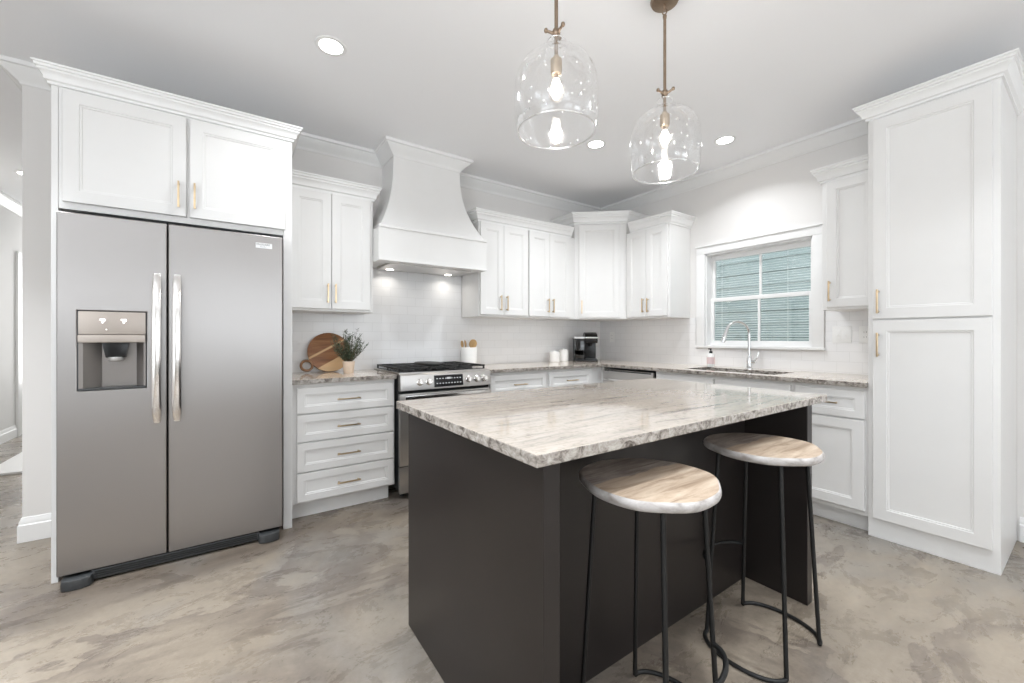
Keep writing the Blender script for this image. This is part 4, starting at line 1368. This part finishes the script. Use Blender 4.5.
# potted herb
pp = thing('potted_herb', 'small bushy grey-green herb in a pale tan pot by the cutting board', 'plant', (0.742, 3.26, CT1))
MB().lathe([(0, 0), (0.034, 0), (0.036, 0.003), (0.044, 0.085), (0.044, 0.09), (0.040, 0.09), (0.039, 0.078), (0, 0.078)], 28).build('pot', M['terracotta'], pp)
MB().lathe([(0, 0.0785), (0.038, 0.0785), (0.03, 0.084), (0, 0.086)], 20).build('soil', M['soil'], pp)
random.seed(11)
stems, leaves = MB(), MB()
for s_i in range(64):
    a = random.uniform(0, 2 * math.pi)
    lean = random.uniform(0.05, 0.85)
    L = random.uniform(0.12, 0.20) * (0.95 if lean > 0.5 else 1.2)
    d0v = Vector((math.cos(a) * lean, math.sin(a) * lean * 0.8, 1.0 - lean * 0.45)).normalized()
    p0 = Vector((random.uniform(-0.02, 0.02), random.uniform(-0.02, 0.02), 0.08))
    pts = []
    for k in range(7):
        t = k / 6
        pts.append(p0 + d0v * L * t + Vector((0, 0, 0.02 * t * t)))
    stems.tube(pts, [0.0016 - 0.001 * k / 6 for k in range(7)], 5)
    for k in range(34):
        t = random.uniform(0.12, 1.0)
        p = p0 + d0v * L * t + Vector((0, 0, 0.02 * t * t))
        la = random.uniform(0, 2 * math.pi)
        ld_ = (Vector((math.cos(la), math.sin(la), random.uniform(0.2, 1.0)))).normalized()
        ll = random.uniform(0.016, 0.032)
        sd = ld_.cross(Vector((0, 0, 1))).normalized() * random.uniform(0.0025, 0.0042)
        up_ = sd.cross(ld_).normalized() * 0.0008
        q = [leaves.bm.verts.new(v) for v in (p, p + ld_ * ll * 0.5 + sd, p + ld_ * ll, p + ld_ * ll * 0.5 - sd, p + ld_ * ll * 0.5 + up_, p + ld_ * ll * 0.5 - up_)]
        for (i0, i1) in ((0, 1), (1, 2), (2, 3), (3, 0)):
            leaves.bm.faces.new((q[i0], q[i1], q[4]))
            leaves.bm.faces.new((q[i1], q[i0], q[5]))
stems.build('stems', M['stem'], pp)
leaves.build('foliage', M['leaf'], pp, smooth=0)

# utensil crock with wooden spoons
KX, KY = 1.876, 3.445
ck = MB().lathe([(0, 0), (0.072, 0), (0.077, 0.005), (0.077, 0.172), (0.075, 0.176), (0.071, 0.172), (0.071, 0.012), (0, 0.010)], 36).build('utensil_crock', M['ceramic'], None, (KX, KY, CT1))
tag(ck, 'white ceramic utensil crock right of the range', 'crock')


def spoon(label, base, tip, bw, bl, flat, spin):
    b0, t0 = Vector(base), Vector(tip)
    ax = (t0 - b0).normalized()
    L = (t0 - b0).length
    m = MB()
    m.tube([(0, 0, 0), (0, 0, L * 0.5), (0, 0, L - bl * 0.9)], [0.005, 0.0055, 0.006], 10)
    head = MB()
    n1, n2 = 20, 10
    rings_ = []
    for j in range(n2 + 1):
        ph = math.pi * j / n2
        rings_.append((max(1e-7, math.sin(ph)), -math.cos(ph)))
    head.lathe([(r_, z_) for r_, z_ in rings_], n1)
    for v in head.bm.verts:
        v.co = Vector((v.co.x * bw, v.co.y * flat + (0.006 * (1 - v.co.x ** 2 - v.co.z ** 2)), v.co.z * bl / 2 + L - bl / 2))
    q = ax.to_track_quat('Z', 'Y').to_matrix().to_4x4()
    X = Matrix.Translation(b0) @ q @ Matrix.Rotation(spin, 4, 'Z')
    o = thing('wooden_spoon', label, 'spoon', (0, 0, 0), 0, 'wooden utensils in the white crock')
    o.location = b0
    X0 = Matrix.Translation(-b0) @ X
    m.xform(X0).build('spoon_handle', M['spoon'], o, smooth=60)
    head.xform(X0).build('spoon_head', M['spoon'], o, smooth=60)


spoon('broad-headed wooden spoon in the middle right of the white crock', (KX + 0.014, KY - 0.012, CT1 + 0.024), (KX + 0.030, KY - 0.034, CT1 + 0.252), 0.046, 0.088, 0.010, R(-30))
spoon('slim wooden spoon leaning left in the white crock', (KX - 0.022, KY - 0.006, CT1 + 0.024), (KX - 0.052, KY - 0.01, CT1 + 0.246), 0.024, 0.078, 0.008, R(-25))
spoon('wooden spatula leaning far right behind the broad spoon', (KX + 0.030, KY + 0.022, CT1 + 0.024), (KX + 0.058, KY + 0.028, CT1 + 0.250), 0.022, 0.075, 0.006, R(30))
spoon('wooden spoon seen edge-on at the far left of the crock', (KX - 0.036, KY + 0.022, CT1 + 0.024), (KX - 0.064, KY + 0.026, CT1 + 0.240), 0.014, 0.07, 0.008, R(60))

# canisters


def canister(label, loc, r, h):
    c = thing('canister', label, 'canister', loc, 0, 'white ceramic canisters')
    MB().lathe([(0, 0), (r - 0.003, 0), (r, 0.004), (r, h - 0.004), (r - 0.003, h), (0, h)], 32).build('jar', M['ceramic'], c)
    MB().lathe([(0, h + 0.0005), (r - 0.006, h + 0.0005), (r - 0.004, h + 0.004), (r - 0.008, h + 0.013), (0.012, h + 0.016), (0.012, h + 0.022), (0.008, h + 0.026), (0, h + 0.026)], 32).build('lid', M['ceramic'], c)


canister('shorter white ceramic canister, left of the pair by the coffee maker', (2.93, 3.43, CT1), 0.058, 0.098)
canister('taller white ceramic canister beside the black coffee maker', (3.095, 3.475, CT1), 0.058, 0.118)

# pod coffee maker
cm = thing('coffee_maker', 'glossy black pod coffee maker with silver trim in the corner', 'coffee maker', (3.335, 3.375, CT1), R(-38))
MB().box(-0.125, 0.125, -0.155, 0.135, 0, 0.025, 0.008).build('base', M['black_gloss'], cm)
MB().box(-0.012, 0.125, 0.0, 0.13, 0.02, 0.25, 0.012).build('column', M['black_gloss'], cm)
mb = MB()
prof = [(-0.135, 0.205), (-0.15, 0.235), (-0.145, 0.272), (-0.10, 0.305), (-0.02, 0.326), (0.06, 0.322), (0.12, 0.295), (0.132, 0.262), (0.13, 0.205)]
mb.prism(prof, -0.012, 0.125, 'X', 0.008)
mb.build('brew_head', M['black_gloss'], cm, smooth=50)
arc = [(-0.155 + 0.285 * k / 16, 0.262 + 0.036 * math.sin(math.pi * k / 16)) for k in range(17)]
mb = MB()
mb.tube([(0.127, y, z) for y, z in arc], 0.006, 8)
mb.tube([(-0.012 + 0.137 * k / 6, -0.152 - 0.006 * math.sin(math.pi * k / 6), 0.266) for k in range(7)], 0.008, 8)
mb.build('silver_handle', M['silver_plastic'], cm, smooth=60)
wtnk = MB().box(-0.125, -0.016, -0.105, 0.125, 0.024, 0.252, 0.010).build('water_tank', M['tank'], cm)
MB().box(-0.127, -0.014, -0.112, 0.127, 0.2525, 0.276, 0.008).build('tank_lid', M['silver_plastic'], cm)
MB().box(0.0, 0.112, -0.15, -0.03, 0.0252, 0.036, 0.003).build('drip_tray', M['dark_plastic'], cm)
MB().lathe([(0, 0.170), (0.018, 0.172), (0.026, 0.206), (0, 0.206)], 20, 0.056, -0.075).build('pod_nozzle', M['black_gloss'], cm)


# switches and outlets
def wall_plate(name, label, y, z, w_, h_, kind):
    o = thing(name, label, 'switch' if kind == 'switch' else 'outlet', (XW - 0.0085, y, z), R(-90))
    pl = MB().box(-w_ / 2, w_ / 2, -0.005, 0, -h_ / 2, h_ / 2, 0.002).build('plate', M['switch'], o)
    n_ = 2 if w_ > 0.1 else 1
    for k in range(n_):
        xk = (k - (n_ - 1) / 2) * 0.046
        if kind == 'switch':
            MB().box(xk - 0.016, xk + 0.016, -0.0075, -0.005, -0.033, 0.033, 0.001).build('rocker', M['switch'], o)
            MB().box(xk - 0.004, xk + 0.004, -0.011, -0.0075, -0.012, 0.006, 0.001).build('toggle', M['switch'], o)
        else:
            MB().box(xk - 0.016, xk + 0.016, -0.007, -0.005, -0.033, 0.033, 0.001).build('receptacle', M['switch'], o)
            mb_ = MB()
            for dz in (-0.018, 0.018):
                mb_.box(xk - 0.008, xk - 0.0062, -0.0073, -0.0068, dz - 0.005, dz + 0.005).box(xk + 0.0062, xk + 0.008, -0.0073, -0.0068, dz - 0.005, dz + 0.005)
            mb_.build('slots', M['dark_plastic'], o, smooth=0)


wall_plate('light_switch', 'white double light switch plate on the tiles right of the window', 1.124, 1.205, 0.116, 0.122, 'switch')
wall_plate('wall_outlet', 'white outlet plate on the tiles beside the pantry', 0.985, 1.205, 0.072, 0.122, 'outlet')
wall_plate('wall_outlet', 'white outlet plate on the tiles under the diagonal corner cabinet', 3.36, 1.187, 0.072, 0.122, 'outlet')
